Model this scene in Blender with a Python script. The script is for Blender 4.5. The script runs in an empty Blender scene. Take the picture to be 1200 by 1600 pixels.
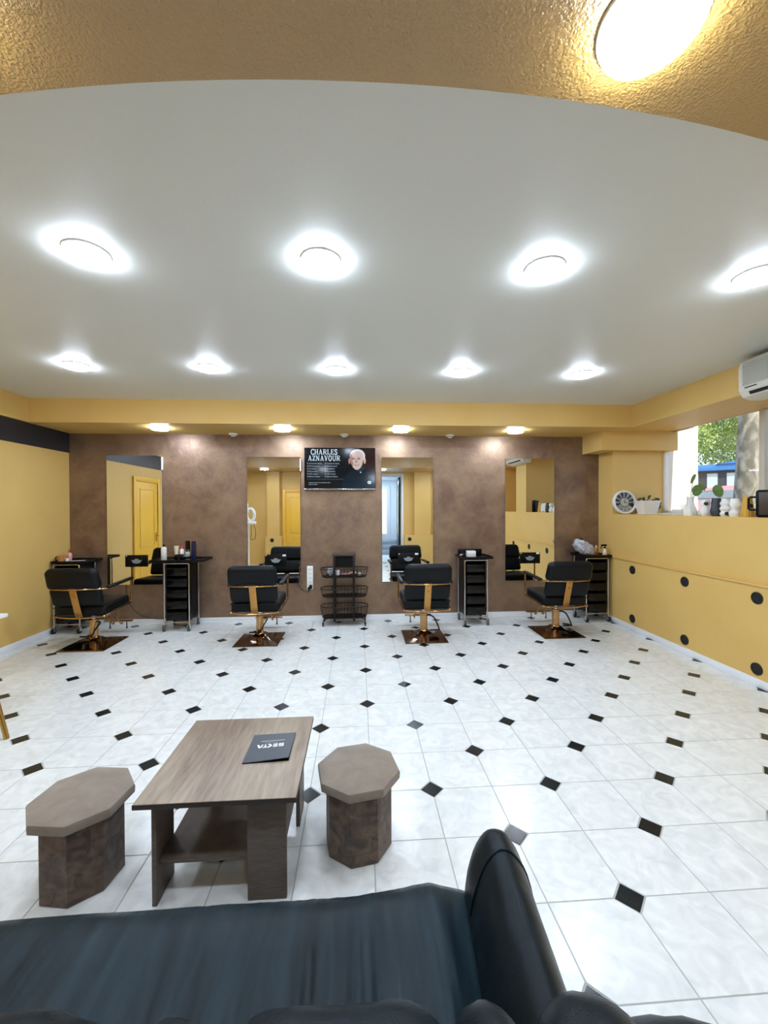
import bpy, bmesh, math, random
import numpy as np
from mathutils import Vector, Matrix, noise
random.seed(7)
SC = bpy.context.scene
C = SC.collection
PI = math.pi

# ------------------------------------------------------------------ camera
H = 1.5261
PITCH, ROLL, YAW = -0.009876, -0.004069, 0.062708
def cam_dir(x, y, z):
    c, s = math.cos(ROLL), math.sin(ROLL); x, z = c*x - s*z, s*x + c*z
    c, s = math.cos(PITCH), math.sin(PITCH); y, z = c*y - s*z, s*y + c*z
    c, s = math.cos(YAW), math.sin(YAW); x, y = c*x + s*y, -s*x + c*y
    return Vector((x, y, z))
camd = bpy.data.cameras.new('camera')
camd.sensor_fit = 'HORIZONTAL'; camd.sensor_width = 36.0; camd.lens = 635.97/1200*36.0
camd.clip_start = 0.02; camd.clip_end = 300
cam = bpy.data.objects.new('camera', camd); C.objects.link(cam)
r_, u_, f_ = cam_dir(1, 0, 0), cam_dir(0, 0, 1), cam_dir(0, 1, 0)
cam.matrix_world = Matrix(((r_.x, u_.x, -f_.x, 0), (r_.y, u_.y, -f_.y, 0), (r_.z, u_.z, -f_.z, H), (0, 0, 0, 1)))
SC.camera = cam

# ------------------------------------------------------------------ world, sun, exposure
w = bpy.data.worlds.new('world'); SC.world = w; w.use_nodes = True
nt = w.node_tree; nt.nodes.clear()
sky = nt.nodes.new('ShaderNodeTexSky'); sky.sky_type = 'NISHITA'
sky.sun_elevation = math.radians(48); sky.sun_rotation = math.radians(200); sky.sun_disc = False
bg = nt.nodes.new('ShaderNodeBackground'); bg.inputs['Strength'].default_value = 0.36
wo = nt.nodes.new('ShaderNodeOutputWorld')
nt.links.new(sky.outputs[0], bg.inputs[0]); nt.links.new(bg.outputs[0], wo.inputs[0])
sl = bpy.data.lights.new('sun', 'SUN'); sl.energy = 5.0; sl.angle = 0.01; sl.color = (1, 0.95, 0.86)
sun = bpy.data.objects.new('sun', sl); C.objects.link(sun); sun.location = (20, -10, 25)
sun.rotation_euler = (math.radians(38), 0, math.radians(3))
SC.view_settings.view_transform = 'Standard'; SC.view_settings.look = 'None'
SC.view_settings.exposure = 0.0; SC.view_settings.gamma = 1.0
SC.view_settings.use_curve_mapping = False
LAMP = 124.0          # radiance of the ceiling lamps' diffusers
try:
    SC.cycles.use_denoising = True
    SC.cycles.max_bounces = 8; SC.cycles.diffuse_bounces = 5
    SC.cycles.use_adaptive_sampling = True; SC.cycles.adaptive_threshold = 0.02
    SC.cycles.glossy_bounces = 6; SC.cycles.transparent_max_bounces = 12
    SC.cycles.sample_clamp_indirect = 8.0
    SC.cycles.caustics_reflective = False; SC.cycles.caustics_refractive = False
except Exception:
    pass

# ------------------------------------------------------------------ materials
def lin(c):
    return tuple((v/255/12.92 if v/255 <= 0.04045 else ((v/255+0.055)/1.055)**2.4) for v in c) + (1.0,)
MATS = {}
def mat(name, col, rough=0.5, metal=0.0, spec=0.5, var=None, bump=None, emit=None, coat=0.0, sheen=0.0, rvar=None, rand=0.0, stretch=None, alpha=None):
    """var=(scale, colour2, contrast); bump=(scale, strength, detail)"""
    m = bpy.data.materials.new(name); m.use_nodes = True
    n = m.node_tree.nodes; l = m.node_tree.links
    b = n['Principled BSDF']
    b.inputs['Base Color'].default_value = lin(col)
    b.inputs['Roughness'].default_value = rough
    b.inputs['Metallic'].default_value = metal
    b.inputs['Specular IOR Level'].default_value = spec
    b.inputs['Coat Weight'].default_value = coat; b.inputs['Coat Roughness'].default_value = 0.3 if coat > 0.55 else 0.05
    b.inputs['Sheen Weight'].default_value = sheen
    m.diffuse_color = lin(col)
    tc = None
    def coords():
        nonlocal tc
        if tc is None:
            t = n.new('ShaderNodeTexCoord'); tc = t.outputs['Object']
            if stretch:
                mp = n.new('ShaderNodeMapping'); mp.inputs['Scale'].default_value = stretch
                l.new(tc, mp.inputs[0]); tc = mp.outputs[0]
            if rand:
                oi = n.new('ShaderNodeObjectInfo')
                mu = n.new('ShaderNodeMath'); mu.operation = 'MULTIPLY'; mu.inputs[1].default_value = rand
                l.new(oi.outputs['Random'], mu.inputs[0])
                va = n.new('ShaderNodeVectorMath'); va.operation = 'ADD'
                l.new(tc, va.inputs[0]); l.new(mu.outputs[0], va.inputs[1]); tc = va.outputs[0]
        return tc
    def nz(scale, detail=4.0, dist=0.0):
        t = n.new('ShaderNodeTexNoise'); t.inputs['Scale'].default_value = scale
        t.inputs['Detail'].default_value = detail; t.inputs['Distortion'].default_value = dist
        l.new(coords(), t.inputs['Vector']); return t
    if var:
        t = nz(var[0], 6.0, var[3] if len(var) > 3 else 0.6)
        r = n.new('ShaderNodeValToRGB')
        k = var[2] if len(var) > 2 else 0.2
        r.color_ramp.elements[0].position = 0.5-k; r.color_ramp.elements[1].position = 0.5+k
        r.color_ramp.elements[0].color = lin(col); r.color_ramp.elements[1].color = lin(var[1])
        l.new(t.outputs['Fac'], r.inputs[0]); l.new(r.outputs[0], b.inputs['Base Color'])
    if rvar:
        t = nz(rvar[0], 5.0, 1.0)
        mr = n.new('ShaderNodeMapRange'); mr.inputs['From Min'].default_value = 0.3; mr.inputs['From Max'].default_value = 0.7
        mr.inputs['To Min'].default_value = rvar[1]; mr.inputs['To Max'].default_value = rvar[2]
        l.new(t.outputs['Fac'], mr.inputs[0]); l.new(mr.outputs[0], b.inputs['Roughness'])
    if bump:
        t = nz(bump[0], bump[2] if len(bump) > 2 else 3.0)
        bp = n.new('ShaderNodeBump'); bp.inputs['Strength'].default_value = bump[1]
        bp.inputs['Distance'].default_value = bump[3] if len(bump) > 3 else 0.01
        l.new(t.outputs['Fac'], bp.inputs['Height']); l.new(bp.outputs[0], b.inputs['Normal'])
    if emit:
        b.inputs['Emission Color'].default_value = lin(emit[0]); b.inputs['Emission Strength'].default_value = emit[1]
    MATS[name] = m
    return m
mat('yellow_plaster', (222, 186, 112), 0.5, var=(1.6, (213, 175, 98), 0.3), bump=(90, 0.12, 4.0, 0.004))
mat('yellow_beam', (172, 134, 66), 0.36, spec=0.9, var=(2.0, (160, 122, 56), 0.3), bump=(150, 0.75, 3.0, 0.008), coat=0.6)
mat('ceiling_white', (216, 218, 213), 0.45, bump=(60, 0.05))
mat('white_trim', (235, 238, 242), 0.35)
mat('grout', (172, 174, 170), 0.8)
mat('tile_white', (236, 238, 236), 0.22, spec=0.5, var=(11, (208, 212, 210), 0.26, 1.2), rand=37.0)
mat('tile_black', (12, 18, 21), 0.2, spec=0.3, var=(30, (30, 36, 37), 0.3))
mat('sofa_seat', (7, 20, 27), 0.4, spec=0.18, var=(1.0, (24, 42, 50), 0.2, 0.5), rvar=(1.3, 0.30, 0.50), bump=(40, 0.25, 4.0, 0.002), stretch=(20, 2.2, 2.2))
mat('black_band', (26, 28, 34), 0.35)
mat('door_yellow', (236, 186, 66), 0.35)
mat('brass', (198, 166, 100), 0.25, metal=1.0)
mat('rose_gold', (186, 146, 98), 0.18, metal=1.0)
mat('bronze_mirror', (116, 88, 68), 0.10, metal=1.0)
mat('gold_plate', (188, 140, 76), 0.32, metal=0.85)
mat('chrome', (205, 207, 210), 0.15, metal=1.0)
mat('black_leather', (5, 9, 13), 0.46, spec=0.22, bump=(220, 0.25, 3.0, 0.002))
mat('sofa_leather', (5, 15, 20), 0.42, spec=0.16, var=(7, (11, 25, 32), 0.25), rvar=(6, 0.28, 0.5), bump=(260, 0.3, 4.0, 0.002))
mat('black_plastic', (5, 6, 8), 0.38, spec=0.2)
mat('black_gloss', (6, 7, 9), 0.18, spec=0.3)
mat('black_metal', (8, 9, 11), 0.45, spec=0.3)
mat('rubber_grey', (66, 76, 74), 0.6)
mat('rubber_black', (18, 18, 18), 0.7)
mat('mirror', (238, 240, 240), 0.0, metal=1.0)
mat('mirror_edge', (170, 175, 172), 0.2, metal=0.6)
mat('white_plastic', (232, 232, 230), 0.35)
mat('offwhite_plastic', (222, 220, 208), 0.4)
mat('ac_white', (214, 212, 200), 0.4)
mat('ac_grey', (120, 120, 112), 0.5)
mat('dark_slot', (14, 15, 15), 0.6)
mat('suede_top', (134, 121, 106), 0.85, sheen=0.3, var=(14, (116, 103, 90), 0.25), bump=(150, 0.15))
mat('suede_side', (62, 50, 42), 0.85, sheen=0.2, var=(16, (104, 84, 68), 0.16, 1.4), bump=(120, 0.2))
mat('wood_dark', (70, 60, 52), 0.5, var=(6, (92, 80, 70), 0.22, 1.2), stretch=(2, 2, 12))
mat('wood_edge', (52, 44, 40), 0.5)
mat('cart_board', (74, 62, 56), 0.5, var=(20, (56, 47, 43), 0.2))
mat('brochure', (58, 66, 74), 0.38)
mat('paper_white', (236, 238, 240), 0.6)
mat('print_grey', (150, 158, 164), 0.6)
mat('cable_black', (20, 20, 22), 0.5)
mat('leaf', (74, 112, 48), 0.45, var=(18, (112, 142, 66), 0.25))
mat('leaf_dark', (40, 66, 36), 0.45)
mat('ceramic_white', (232, 230, 224), 0.35)
mat('ceramic_navy', (38, 44, 54), 0.45, var=(40, (60, 66, 74), 0.2), bump=(60, 0.5))
mat('ceramic_mustard', (204, 158, 52), 0.45)
mat('case_brown', (66, 52, 40), 0.35)
mat('clock_face', (196, 194, 184), 0.6, var=(20, (170, 168, 160), 0.25))
mat('ink', (24, 24, 26), 0.5)
mat('soil', (52, 38, 28), 0.9)
mat('bottle_white', (226, 224, 216), 0.35)
mat('bottle_cream', (226, 212, 182), 0.4)
mat('bottle_red', (176, 34, 44), 0.3)
mat('bottle_navy', (22, 26, 58), 0.3)
mat('bottle_amber', (170, 84, 30), 0.25)
mat('bottle_wine', (128, 28, 44), 0.25)
mat('bottle_green', (60, 110, 92), 0.3)
mat('bottle_pink', (222, 160, 164), 0.4)
mat('mug_tan', (196, 132, 74), 0.45)
mat('plastic_wrap', (196, 198, 204), 0.22, bump=(26, 0.9, 5.0, 0.02), var=(22, (120, 122, 130), 0.2))
mat('foil', (190, 194, 204), 0.25, metal=0.7)
mat('outside_white', (240, 238, 230), 0.7, var=(2.5, (222, 222, 216), 0.3))
mat('bark', (182, 174, 152), 0.9, var=(5, (120, 114, 98), 0.08, 0.8), bump=(9, 0.5), stretch=(1, 1, 0.6))
mat('foliage', (128, 160, 66), 0.6, var=(1.6, (200, 214, 128), 0.2))
mat('foliage_dark', (84, 120, 62), 0.6, var=(1.6, (150, 176, 96), 0.2))
mat('kiosk_blue', (66, 132, 196), 0.5)
mat('kiosk_dark', (62, 62, 66), 0.6)
mat('kiosk_pane', (196, 208, 208), 0.4)
mat('car_pink', (208, 150, 156), 0.25, coat=0.5)
mat('car_glass', (128, 142, 146), 0.15)
mat('asphalt', (136, 136, 132), 0.9)
mat('hall_white', (222, 232, 238), 0.5)
mat('hall_step', (160, 172, 182), 0.6)
mat('hall_glow_pane', (232, 234, 214), 0.4, var=(6, (222, 224, 176), 0.2), emit=((240, 242, 226), 0.9))  # door glass given a glow of its own to look brightly lit
mat('lamp_face', (255, 255, 255), 0.4, emit=((222, 236, 255), LAMP))
mat('lamp_ring', (240, 243, 248), 0.3)

def node_mat(name):
    m = bpy.data.materials.new(name); m.use_nodes = True; MATS[name] = m
    return m, m.node_tree.nodes, m.node_tree.links, m.node_tree.nodes['Principled BSDF']
# brown pearl plaster of the back wall: trowel marks, glittering flakes
m, n, l, b = node_mat('brown_plaster')
tc = n.new('ShaderNodeTexCoord')
n1 = n.new('ShaderNodeTexNoise'); n1.inputs['Scale'].default_value = 0.9; n1.inputs['Detail'].default_value = 10; n1.inputs['Distortion'].default_value = 0.5
n2 = n.new('ShaderNodeTexNoise'); n2.inputs['Scale'].default_value = 4.5; n2.inputs['Detail'].default_value = 10; n2.inputs['Roughness'].default_value = 0.65; n2.inputs['Distortion'].default_value = 0.4
for t in (n1, n2): l.new(tc.outputs['Object'], t.inputs['Vector'])
ra = n.new('ShaderNodeValToRGB'); ra.color_ramp.elements[0].position = 0.32; ra.color_ramp.elements[1].position = 0.72
ra.color_ramp.elements[0].color = lin((110, 86, 76)); ra.color_ramp.elements[1].color = lin((156, 130, 104))
rb = n.new('ShaderNodeValToRGB'); rb.color_ramp.elements[0].position = 0.36; rb.color_ramp.elements[1].position = 0.68
rb.color_ramp.elements[0].color = lin((116, 92, 79)); rb.color_ramp.elements[1].color = lin((166, 142, 114))
mx = n.new('ShaderNodeMix'); mx.data_type = 'RGBA'; mx.inputs[0].default_value = 0.5
l.new(n1.outputs['Fac'], ra.inputs[0]); l.new(n2.outputs['Fac'], rb.inputs[0])
l.new(ra.outputs[0], mx.inputs[6]); l.new(rb.outputs[0], mx.inputs[7]); l.new(mx.outputs[2], b.inputs['Base Color'])
b.inputs['Metallic'].default_value = 0.55
mr = n.new('ShaderNodeMapRange'); mr.inputs['From Min'].default_value = 0.35; mr.inputs['From Max'].default_value = 0.65
mr.inputs['To Min'].default_value = 0.36; mr.inputs['To Max'].default_value = 0.48
l.new(n2.outputs['Fac'], mr.inputs[0]); l.new(mr.outputs[0], b.inputs['Roughness'])
bp = n.new('ShaderNodeBump'); bp.inputs['Strength'].default_value = 0.22; bp.inputs['Distance'].default_value = 0.008
n3 = n.new('ShaderNodeTexNoise'); n3.inputs['Scale'].default_value = 26; n3.inputs['Detail'].default_value = 5; n3.inputs['Distortion'].default_value = 0.6
n4 = n.new('ShaderNodeTexNoise'); n4.inputs['Scale'].default_value = 10; n4.inputs['Detail'].default_value = 9; n4.inputs['Roughness'].default_value = 0.7
l.new(tc.outputs['Object'], n4.inputs['Vector']); fl4 = n.new('ShaderNodeMapRange'); fl4.inputs['From Min'].default_value = 0.40; fl4.inputs['From Max'].default_value = 0.46
l.new(n4.outputs['Fac'], fl4.inputs[0]); ad = n.new('ShaderNodeMath'); ad.operation = 'MULTIPLY_ADD'; ad.inputs[1].default_value = 0.55
l.new(fl4.outputs[0], ad.inputs[0]); l.new(n3.outputs['Fac'], ad.inputs[2])
l.new(tc.outputs['Object'], n3.inputs['Vector']); l.new(ad.outputs[0], bp.inputs['Height']); l.new(bp.outputs[0], b.inputs['Normal'])
# wood of the coffee table, grain running front to back
m, n, l, b = node_mat('wood_top')
tc = n.new('ShaderNodeTexCoord'); mp = n.new('ShaderNodeMapping'); mp.inputs['Scale'].default_value = (1.0, 0.13, 1.0)
l.new(tc.outputs['Object'], mp.inputs[0])
n1 = n.new('ShaderNodeTexNoise'); n1.inputs['Scale'].default_value = 60; n1.inputs['Detail'].default_value = 6; n1.inputs['Distortion'].default_value = 0.3
n2 = n.new('ShaderNodeTexNoise'); n2.inputs['Scale'].default_value = 6.5; n2.inputs['Detail'].default_value = 2
for t in (n1, n2): l.new(mp.outputs[0], t.inputs['Vector'])
ra = n.new('ShaderNodeValToRGB'); ra.color_ramp.elements[0].position = 0.3; ra.color_ramp.elements[1].position = 0.7
ra.color_ramp.elements[0].color = lin((112, 97, 82)); ra.color_ramp.elements[1].color = lin((164, 148, 128))
rb = n.new('ShaderNodeValToRGB'); rb.color_ramp.elements[0].position = 0.42; rb.color_ramp.elements[1].position = 0.56
rb.color_ramp.elements[0].color = lin((114, 96, 84)); rb.color_ramp.elements[1].color = lin((160, 146, 130))
mx = n.new('ShaderNodeMix'); mx.data_type = 'RGBA'; mx.inputs[0].default_value = 0.5
l.new(n1.outputs['Fac'], ra.inputs[0]); l.new(n2.outputs['Fac'], rb.inputs[0])
l.new(ra.outputs[0], mx.inputs[6]); l.new(rb.outputs[0], mx.inputs[7]); l.new(mx.outputs[2], b.inputs['Base Color'])
b.inputs['Roughness'].default_value = 0.42
# window glass: clear with a weak reflection
m, n, l, b = node_mat('window_glass')
n.remove(b); out = n['Material Output']
tr = n.new('ShaderNodeBsdfTransparent'); gl = n.new('ShaderNodeBsdfGlossy'); gl.inputs['Roughness'].default_value = 0.02
ms = n.new('ShaderNodeMixShader'); ms.inputs[0].default_value = 0.06
l.new(tr.outputs[0], ms.inputs[1]); l.new(gl.outputs[0], ms.inputs[2]); l.new(ms.outputs[0], out.inputs[0])
# clear plastic / glass of small vessels
m, n, l, b = node_mat('clear_glass')
b.inputs['Base Color'].default_value = lin((225, 232, 232)); b.inputs['Roughness'].default_value = 0.05
b.inputs['Alpha'].default_value = 0.35
def screen(name, col, s=1.0):
    m = mat(name, (3, 4, 5), 0.10, spec=0.25, emit=(col, s)); return m
screen('scr_bg', (8, 14, 20)); screen('scr_brown', (46, 28, 26)); screen('scr_white', (206, 226, 240)); screen('scr_list', (140, 158, 170))
screen('scr_dim', (64, 76, 84)); screen('scr_skin', (206, 182, 176)); screen('scr_skin_shade', (166, 132, 122)); screen('scr_hair', (214, 216, 222))
screen('scr_jacket', (16, 26, 38)); screen('scr_dark', (44, 32, 32)); screen('scr_lip', (150, 92, 88)); screen('scr_teal', (26, 52, 62))

# ------------------------------------------------------------------ mesh helpers
class MB:
    def __init__(s): s.v = []; s.f = []
    def add(s, v, f):
        o = len(s.v); s.v += [tuple(p) for p in v]; s.f += [tuple(i+o for i in q) for q in f]; return s
    def bm(s, bm, M=None):
        bm.verts.ensure_lookup_table()
        for i, v in enumerate(bm.verts): v.index = i
        vs = [(M @ v.co if M else v.co.copy()) for v in bm.verts]
        s.add(vs, [[v.index for v in f.verts] for f in bm.faces]); bm.free(); return s
    def box(s, c, d, r=0.0, seg=2, rot=None):
        bm = bmesh.new(); bmesh.ops.create_cube(bm, size=1.0)
        for v in bm.verts: v.co = Vector((v.co.x*d[0], v.co.y*d[1], v.co.z*d[2]))
        if r > 0: bmesh.ops.bevel(bm, geom=bm.edges[:], offset=min(r, min(d)*0.49), segments=seg, profile=0.5, affect='EDGES')
        M = Matrix.Translation(Vector(c))
        if rot is not None: M = M @ rot
        return s.bm(bm, M)
    def b2(s, x0, x1, y0, y1, z0, z1, r=0.0, seg=2):
        return s.box(((x0+x1)/2, (y0+y1)/2, (z0+z1)/2), (abs(x1-x0), abs(y1-y0), abs(z1-z0)), r, seg)
    def cyl(s, p0, p1, r0, r1=None, n=16, cap=True):
        p0, p1 = Vector(p0), Vector(p1); r1 = r0 if r1 is None else r1
        t = (p1-p0).normalized(); a = t.orthogonal().normalized(); b = t.cross(a)
        vs = []
        for p, r in ((p0, r0), (p1, r1)):
            for k in range(n):
                q = 2*PI*k/n; vs.append(p + a*(r*math.cos(q)) + b*(r*math.sin(q)))
        fs = [(k, (k+1) % n, n+(k+1) % n, n+k) for k in range(n)]
        if cap: fs += [tuple(range(n-1, -1, -1)), tuple(range(n, 2*n))]
        return s.add(vs, fs)
    def tube(s, pts, r, n=8, closed=False, rad=None):
        pts = [Vector(p) for p in pts]; m = len(pts); vs = []; prev = None
        for i, p in enumerate(pts):
            if closed: t = pts[(i+1) % m]-pts[i-1]
            else: t = pts[min(i+1, m-1)]-pts[max(i-1, 0)]
            t.normalize()
            if prev is None: a = t.orthogonal().normalized()
            else:
                a = prev - t*prev.dot(t)
                a = a.normalized() if a.length > 1e-6 else t.orthogonal().normalized()
            prev = a; b = t.cross(a); rr = rad[i] if rad else r
            for k in range(n):
                q = 2*PI*k/n; vs.append(p + a*(rr*math.cos(q)) + b*(rr*math.sin(q)))
        fs = []
        for i in range(m if closed else m-1):
            j = (i+1) % m
            for k in range(n): fs.append((i*n+k, i*n+(k+1) % n, j*n+(k+1) % n, j*n+k))
        if not closed: fs += [tuple(range(n-1, -1, -1)), tuple(range((m-1)*n, m*n))]
        return s.add(vs, fs)
    def lathe(s, prof, n=20, c=(0, 0, 0), lobes=None):
        vs = []; fs = []
        for i, (r, z) in enumerate(prof):
            for k in range(n):
                q = 2*PI*k/n; rr = r*(1+(lobes(q, z) if lobes else 0))
                vs.append((c[0]+rr*math.cos(q), c[1]+rr*math.sin(q), c[2]+z))
        m = len(prof)
        for i in range(m-1):
            for k in range(n): fs.append((i*n+k, i*n+(k+1) % n, (i+1)*n+(k+1) % n, (i+1)*n+k))
        fs += [tuple(range(n-1, -1, -1)), tuple(range((m-1)*n, m*n))]
        return s.add(vs, fs)
    def prism(s, poly, z0, z1, bev=0.0):
        n = len(poly); cx = sum(p[0] for p in poly)/n; cy = sum(p[1] for p in poly)/n
        rings = [(z0, 0.0), (z1, 0.0)] if not bev else [(z0, 0.0), (z1-bev, 0.0), (z1, bev)]
        vs = []
        for z, off in rings:
            for x, y in poly:
                d = math.hypot(x-cx, y-cy) or 1; k = 1-off/d
                vs.append((cx+(x-cx)*k, cy+(y-cy)*k, z))
        fs = [tuple(range(n-1, -1, -1))]
        for i in range(len(rings)-1):
            for k in range(n): fs.append((i*n+k, i*n+(k+1) % n, (i+1)*n+(k+1) % n, (i+1)*n+k))
        fs.append(tuple(range((len(rings)-1)*n, len(rings)*n)))
        return s.add(vs, fs)
    def ell(s, c, d, e=1.0, nu=24, nv=14, rot=None, f=None):
        """superellipsoid; e<1 boxier"""
        def sp(x, p): return math.copysign(abs(x)**p, x)
        vs = []; fs = []; R = rot or Matrix.Identity(4); c = Vector(c)
        for j in range(nv+1):
            ph = -PI/2+PI*j/nv
            for i in range(nu):
                th = 2*PI*i/nu
                p = Vector((d[0]*sp(math.cos(ph), e)*sp(math.cos(th), e), d[1]*sp(math.cos(ph), e)*sp(math.sin(th), e), d[2]*sp(math.sin(ph), e)))
                if f: p = f(p)
                vs.append(c + (R @ p))
        for j in range(nv):
            for i in range(nu): fs.append((j*nu+i, j*nu+(i+1) % nu, (j+1)*nu+(i+1) % nu, (j+1)*nu+i))
        return s.add(vs, fs)
    def loft(s, rings, cap=True):
        n = len(rings[0]); vs = [p for r in rings for p in r]; fs = []
        for i in range(len(rings)-1):
            for k in range(n): fs.append((i*n+k, i*n+(k+1) % n, (i+1)*n+(k+1) % n, (i+1)*n+k))
        if cap: fs += [tuple(range(n-1, -1, -1)), tuple(range((len(rings)-1)*n, len(rings)*n))]
        return s.add(vs, fs)
    def xf(s, M):
        s.v = [tuple(M @ Vector(p)) for p in s.v]; return s
    def mesh(s, name, smooth=40):
        me = bpy.data.meshes.new(name); me.from_pydata(s.v, [], s.f)
        bm = bmesh.new(); bm.from_mesh(me)
        bmesh.ops.remove_doubles(bm, verts=bm.verts[:], dist=1e-5)
        bmesh.ops.recalc_face_normals(bm, faces=bm.faces[:])
        bm.to_mesh(me); bm.free()
        if smooth:
            me.polygons.foreach_set('use_smooth', [True]*len(me.polygons))
            me.set_sharp_from_angle(angle=math.radians(smooth))
        me.update(); return me
def part(name, mb, m, parent=None, smooth=40, label=None, kind=None, loc=None, rot=None):
    me = mb if isinstance(mb, bpy.types.Mesh) else mb.mesh(name, smooth)
    if not me.materials: me.materials.append(MATS[m])
    o = bpy.data.objects.new(name, me); C.objects.link(o)
    if parent is not None: o.parent = parent
    if label: o['label'] = label
    if kind: o['kind'] = kind
    if loc is not None: o.location = loc
    if rot is not None: o.rotation_euler = rot
    return o
def tag(o, label, cat, group=None, kind=None):
    o['label'] = label; o['category'] = cat
    if group: o['group'] = group
    if kind: o['kind'] = kind
    return o
def thing(name, label, cat, loc=(0, 0, 0), rotz=0.0, group=None, kind=None):
    o = bpy.data.objects.new(name, None); o.empty_display_size = 0.1; C.objects.link(o)
    o.location = loc; o.rotation_euler = (0, 0, rotz)
    return tag(o, label, cat, group, kind)
def copy_tree(o, parent=None):
    c = o.copy(); C.objects.link(c)
    if parent is not None: c.parent = parent
    for ch in list(o.children): copy_tree(ch, c)
    return c
def struct(name, mb, m, label, cat, smooth=40):
    return tag(part(name, mb, m, None, smooth), label, cat, kind='structure')
def RX(a): return Matrix.Rotation(a, 4, 'X')
def RY(a): return Matrix.Rotation(a, 4, 'Y')
def RZ(a): return Matrix.Rotation(a, 4, 'Z')
def arc(c, r, a0, a1, n, plane='xz'):
    o = []
    for k in range(n+1):
        a = a0+(a1-a0)*k/n; u, v = r*math.cos(a), r*math.sin(a)
        o.append((c[0]+u, c[1], c[2]+v) if plane == 'xz' else ((c[0]+u, c[1]+v, c[2]) if plane == 'xy' else (c[0], c[1]+u, c[2]+v)))
    return o
def smooth_path(pts, n=6):
    pts = [Vector(p) for p in pts]; o = []
    for i in range(len(pts)-1):
        p0 = pts[max(i-1, 0)]; p1 = pts[i]; p2 = pts[i+1]; p3 = pts[min(i+2, len(pts)-1)]
        for k in range(n):
            t = k/n
            o.append(0.5*((2*p1)+(p2-p0)*t+(2*p0-5*p1+4*p2-p3)*t*t+(3*p1-p0-3*p2+p3)*t**3))
    o.append(pts[-1]); return o
def text_mesh(body, size, align='CENTER', bold=0.0, ext=0.0004):
    cu = bpy.data.curves.new('lettering', 'FONT'); cu.body = body; cu.size = size; cu.align_x = align; cu.align_y = 'CENTER'
    cu.offset = bold; cu.extrude = ext; cu.resolution_u = 2
    ob = bpy.data.objects.new('lettering', cu); C.objects.link(ob)
    dg = bpy.context.evaluated_depsgraph_get()
    me = bpy.data.meshes.new_from_object(ob.evaluated_get(dg))
    bpy.data.objects.remove(ob); bpy.data.curves.remove(cu); me.materials.clear()
    return me
def mesh_xf(me, M): me.transform(M); me.update(); return me

# ------------------------------------------------------------------ the room shell
XL, XR, XP = -3.77, 3.40, 3.37      # left wall, right wall, its lower panel
YB, YR = 5.57, -0.25                # back wall, rear wall
ZB, ZC = 2.516, 2.79                # underside of the beams, ceiling
T = 0.33; GX, GY = 0.06155, -0.13592
struct('wall_back', MB().b2(XL-0.2, XR+0.9, YB, YB+0.2, -0.02, 2.9), 'brown_plaster', 'shimmering brown pearl plaster wall behind the mirrors', 'wall')
struct('wall_left', MB().b2(XL-0.2, XL, YR-0.2, YB, -0.02, 2.9), 'yellow_plaster', 'plain yellow wall at the left with a black band on top', 'wall')
NW0, NW1, XW, SILL = 3.02, 5.255, 4.11, 1.432   # window niche
mb = MB()
mb.b2(XR, XW+0.5, YR-0.2, YB, -0.02, SILL)
mb.b2(XR, XW+0.05, NW1, YB, SILL, 2.9)
mb.b2(XR, XW+0.5, 2.50, NW0, SILL, 2.9)
mb.b2(XR, XW+0.5, YR-0.2, 1.05, SILL, 2.9)
mb.b2(XW+0.02, XW+0.5, 1.05, 2.50, SILL, 2.9)
wr = struct('wall_right', mb, 'yellow_plaster', 'yellow wall at the right with a deep window niche', 'wall')
# lower panel of the right wall with its ledge and round black vents
mb = MB(); mb.b2(XP, XR, YR, 5.50, 0.0, 0.85); mb.b2(XP-0.012, XR, YR, 5.50, 0.85, 0.868, 0.004)
part('wall_panel', mb, 'yellow_plaster', wr, label='low boxed panel along the foot of the wall')
vent = MB(); vent.lathe([(0.052, 0), (0.052, 0.006), (0.046, 0.009), (0.042, 0.003), (0.0005, 0.003)], 24)
vent.xf(Matrix.Translation((0, 0, 0)) @ RY(-PI/2)); vme = vent.mesh('vent_cap'); vme.materials.append(MATS['dark_slot'])
for y in (0.80, 1.62, 2.43, 3.237, 4.004, 4.81):
    for z in (0.75, 0.147): part('vent_cap', vme, None, wr, loc=(XP-0.0002, y, z))
# rear wall, behind the camera, with the entrance opening
EX0, EX1, EZ = -0.55, 1.20, 2.42
mb = MB(); mb.b2(XL, EX0, YR-0.2, YR, -0.02, 2.9); mb.b2(EX1, XR, YR-0.2, YR, -0.02, 2.9); mb.b2(EX0, EX1, YR-0.2, YR, EZ, 2.9)
mb.b2(-2.46, -2.13, YR, YR+0.20, 0.78, ZB); mb.b2(-2.50, -2.07, YR, YR+0.25, 0, 0.78)
mb.b2(1.54, 2.00, YR, YR+0.20, 0.78, ZB); mb.b2(1.27, 2.08, YR, YR+0.25, 0, 0.78)
wrear = struct('wall_rear', mb, 'yellow_plaster', 'yellow rear wall with pilasters, seen only in the mirrors', 'wall')
vr = MB(); vr.lathe([(0.052, 0), (0.052, 0.006), (0.046, 0.009), (0.042, 0.003), (0.0005, 0.003)], 24)
vr.xf(RX(-PI/2)); vrm = vr.mesh('vent_cap'); vrm.materials.append(MATS['dark_slot'])
for x in (-2.32, 1.40): part('vent_cap', vrm, None, wrear, loc=(x, YR+0.2502, 0.67))
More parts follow.
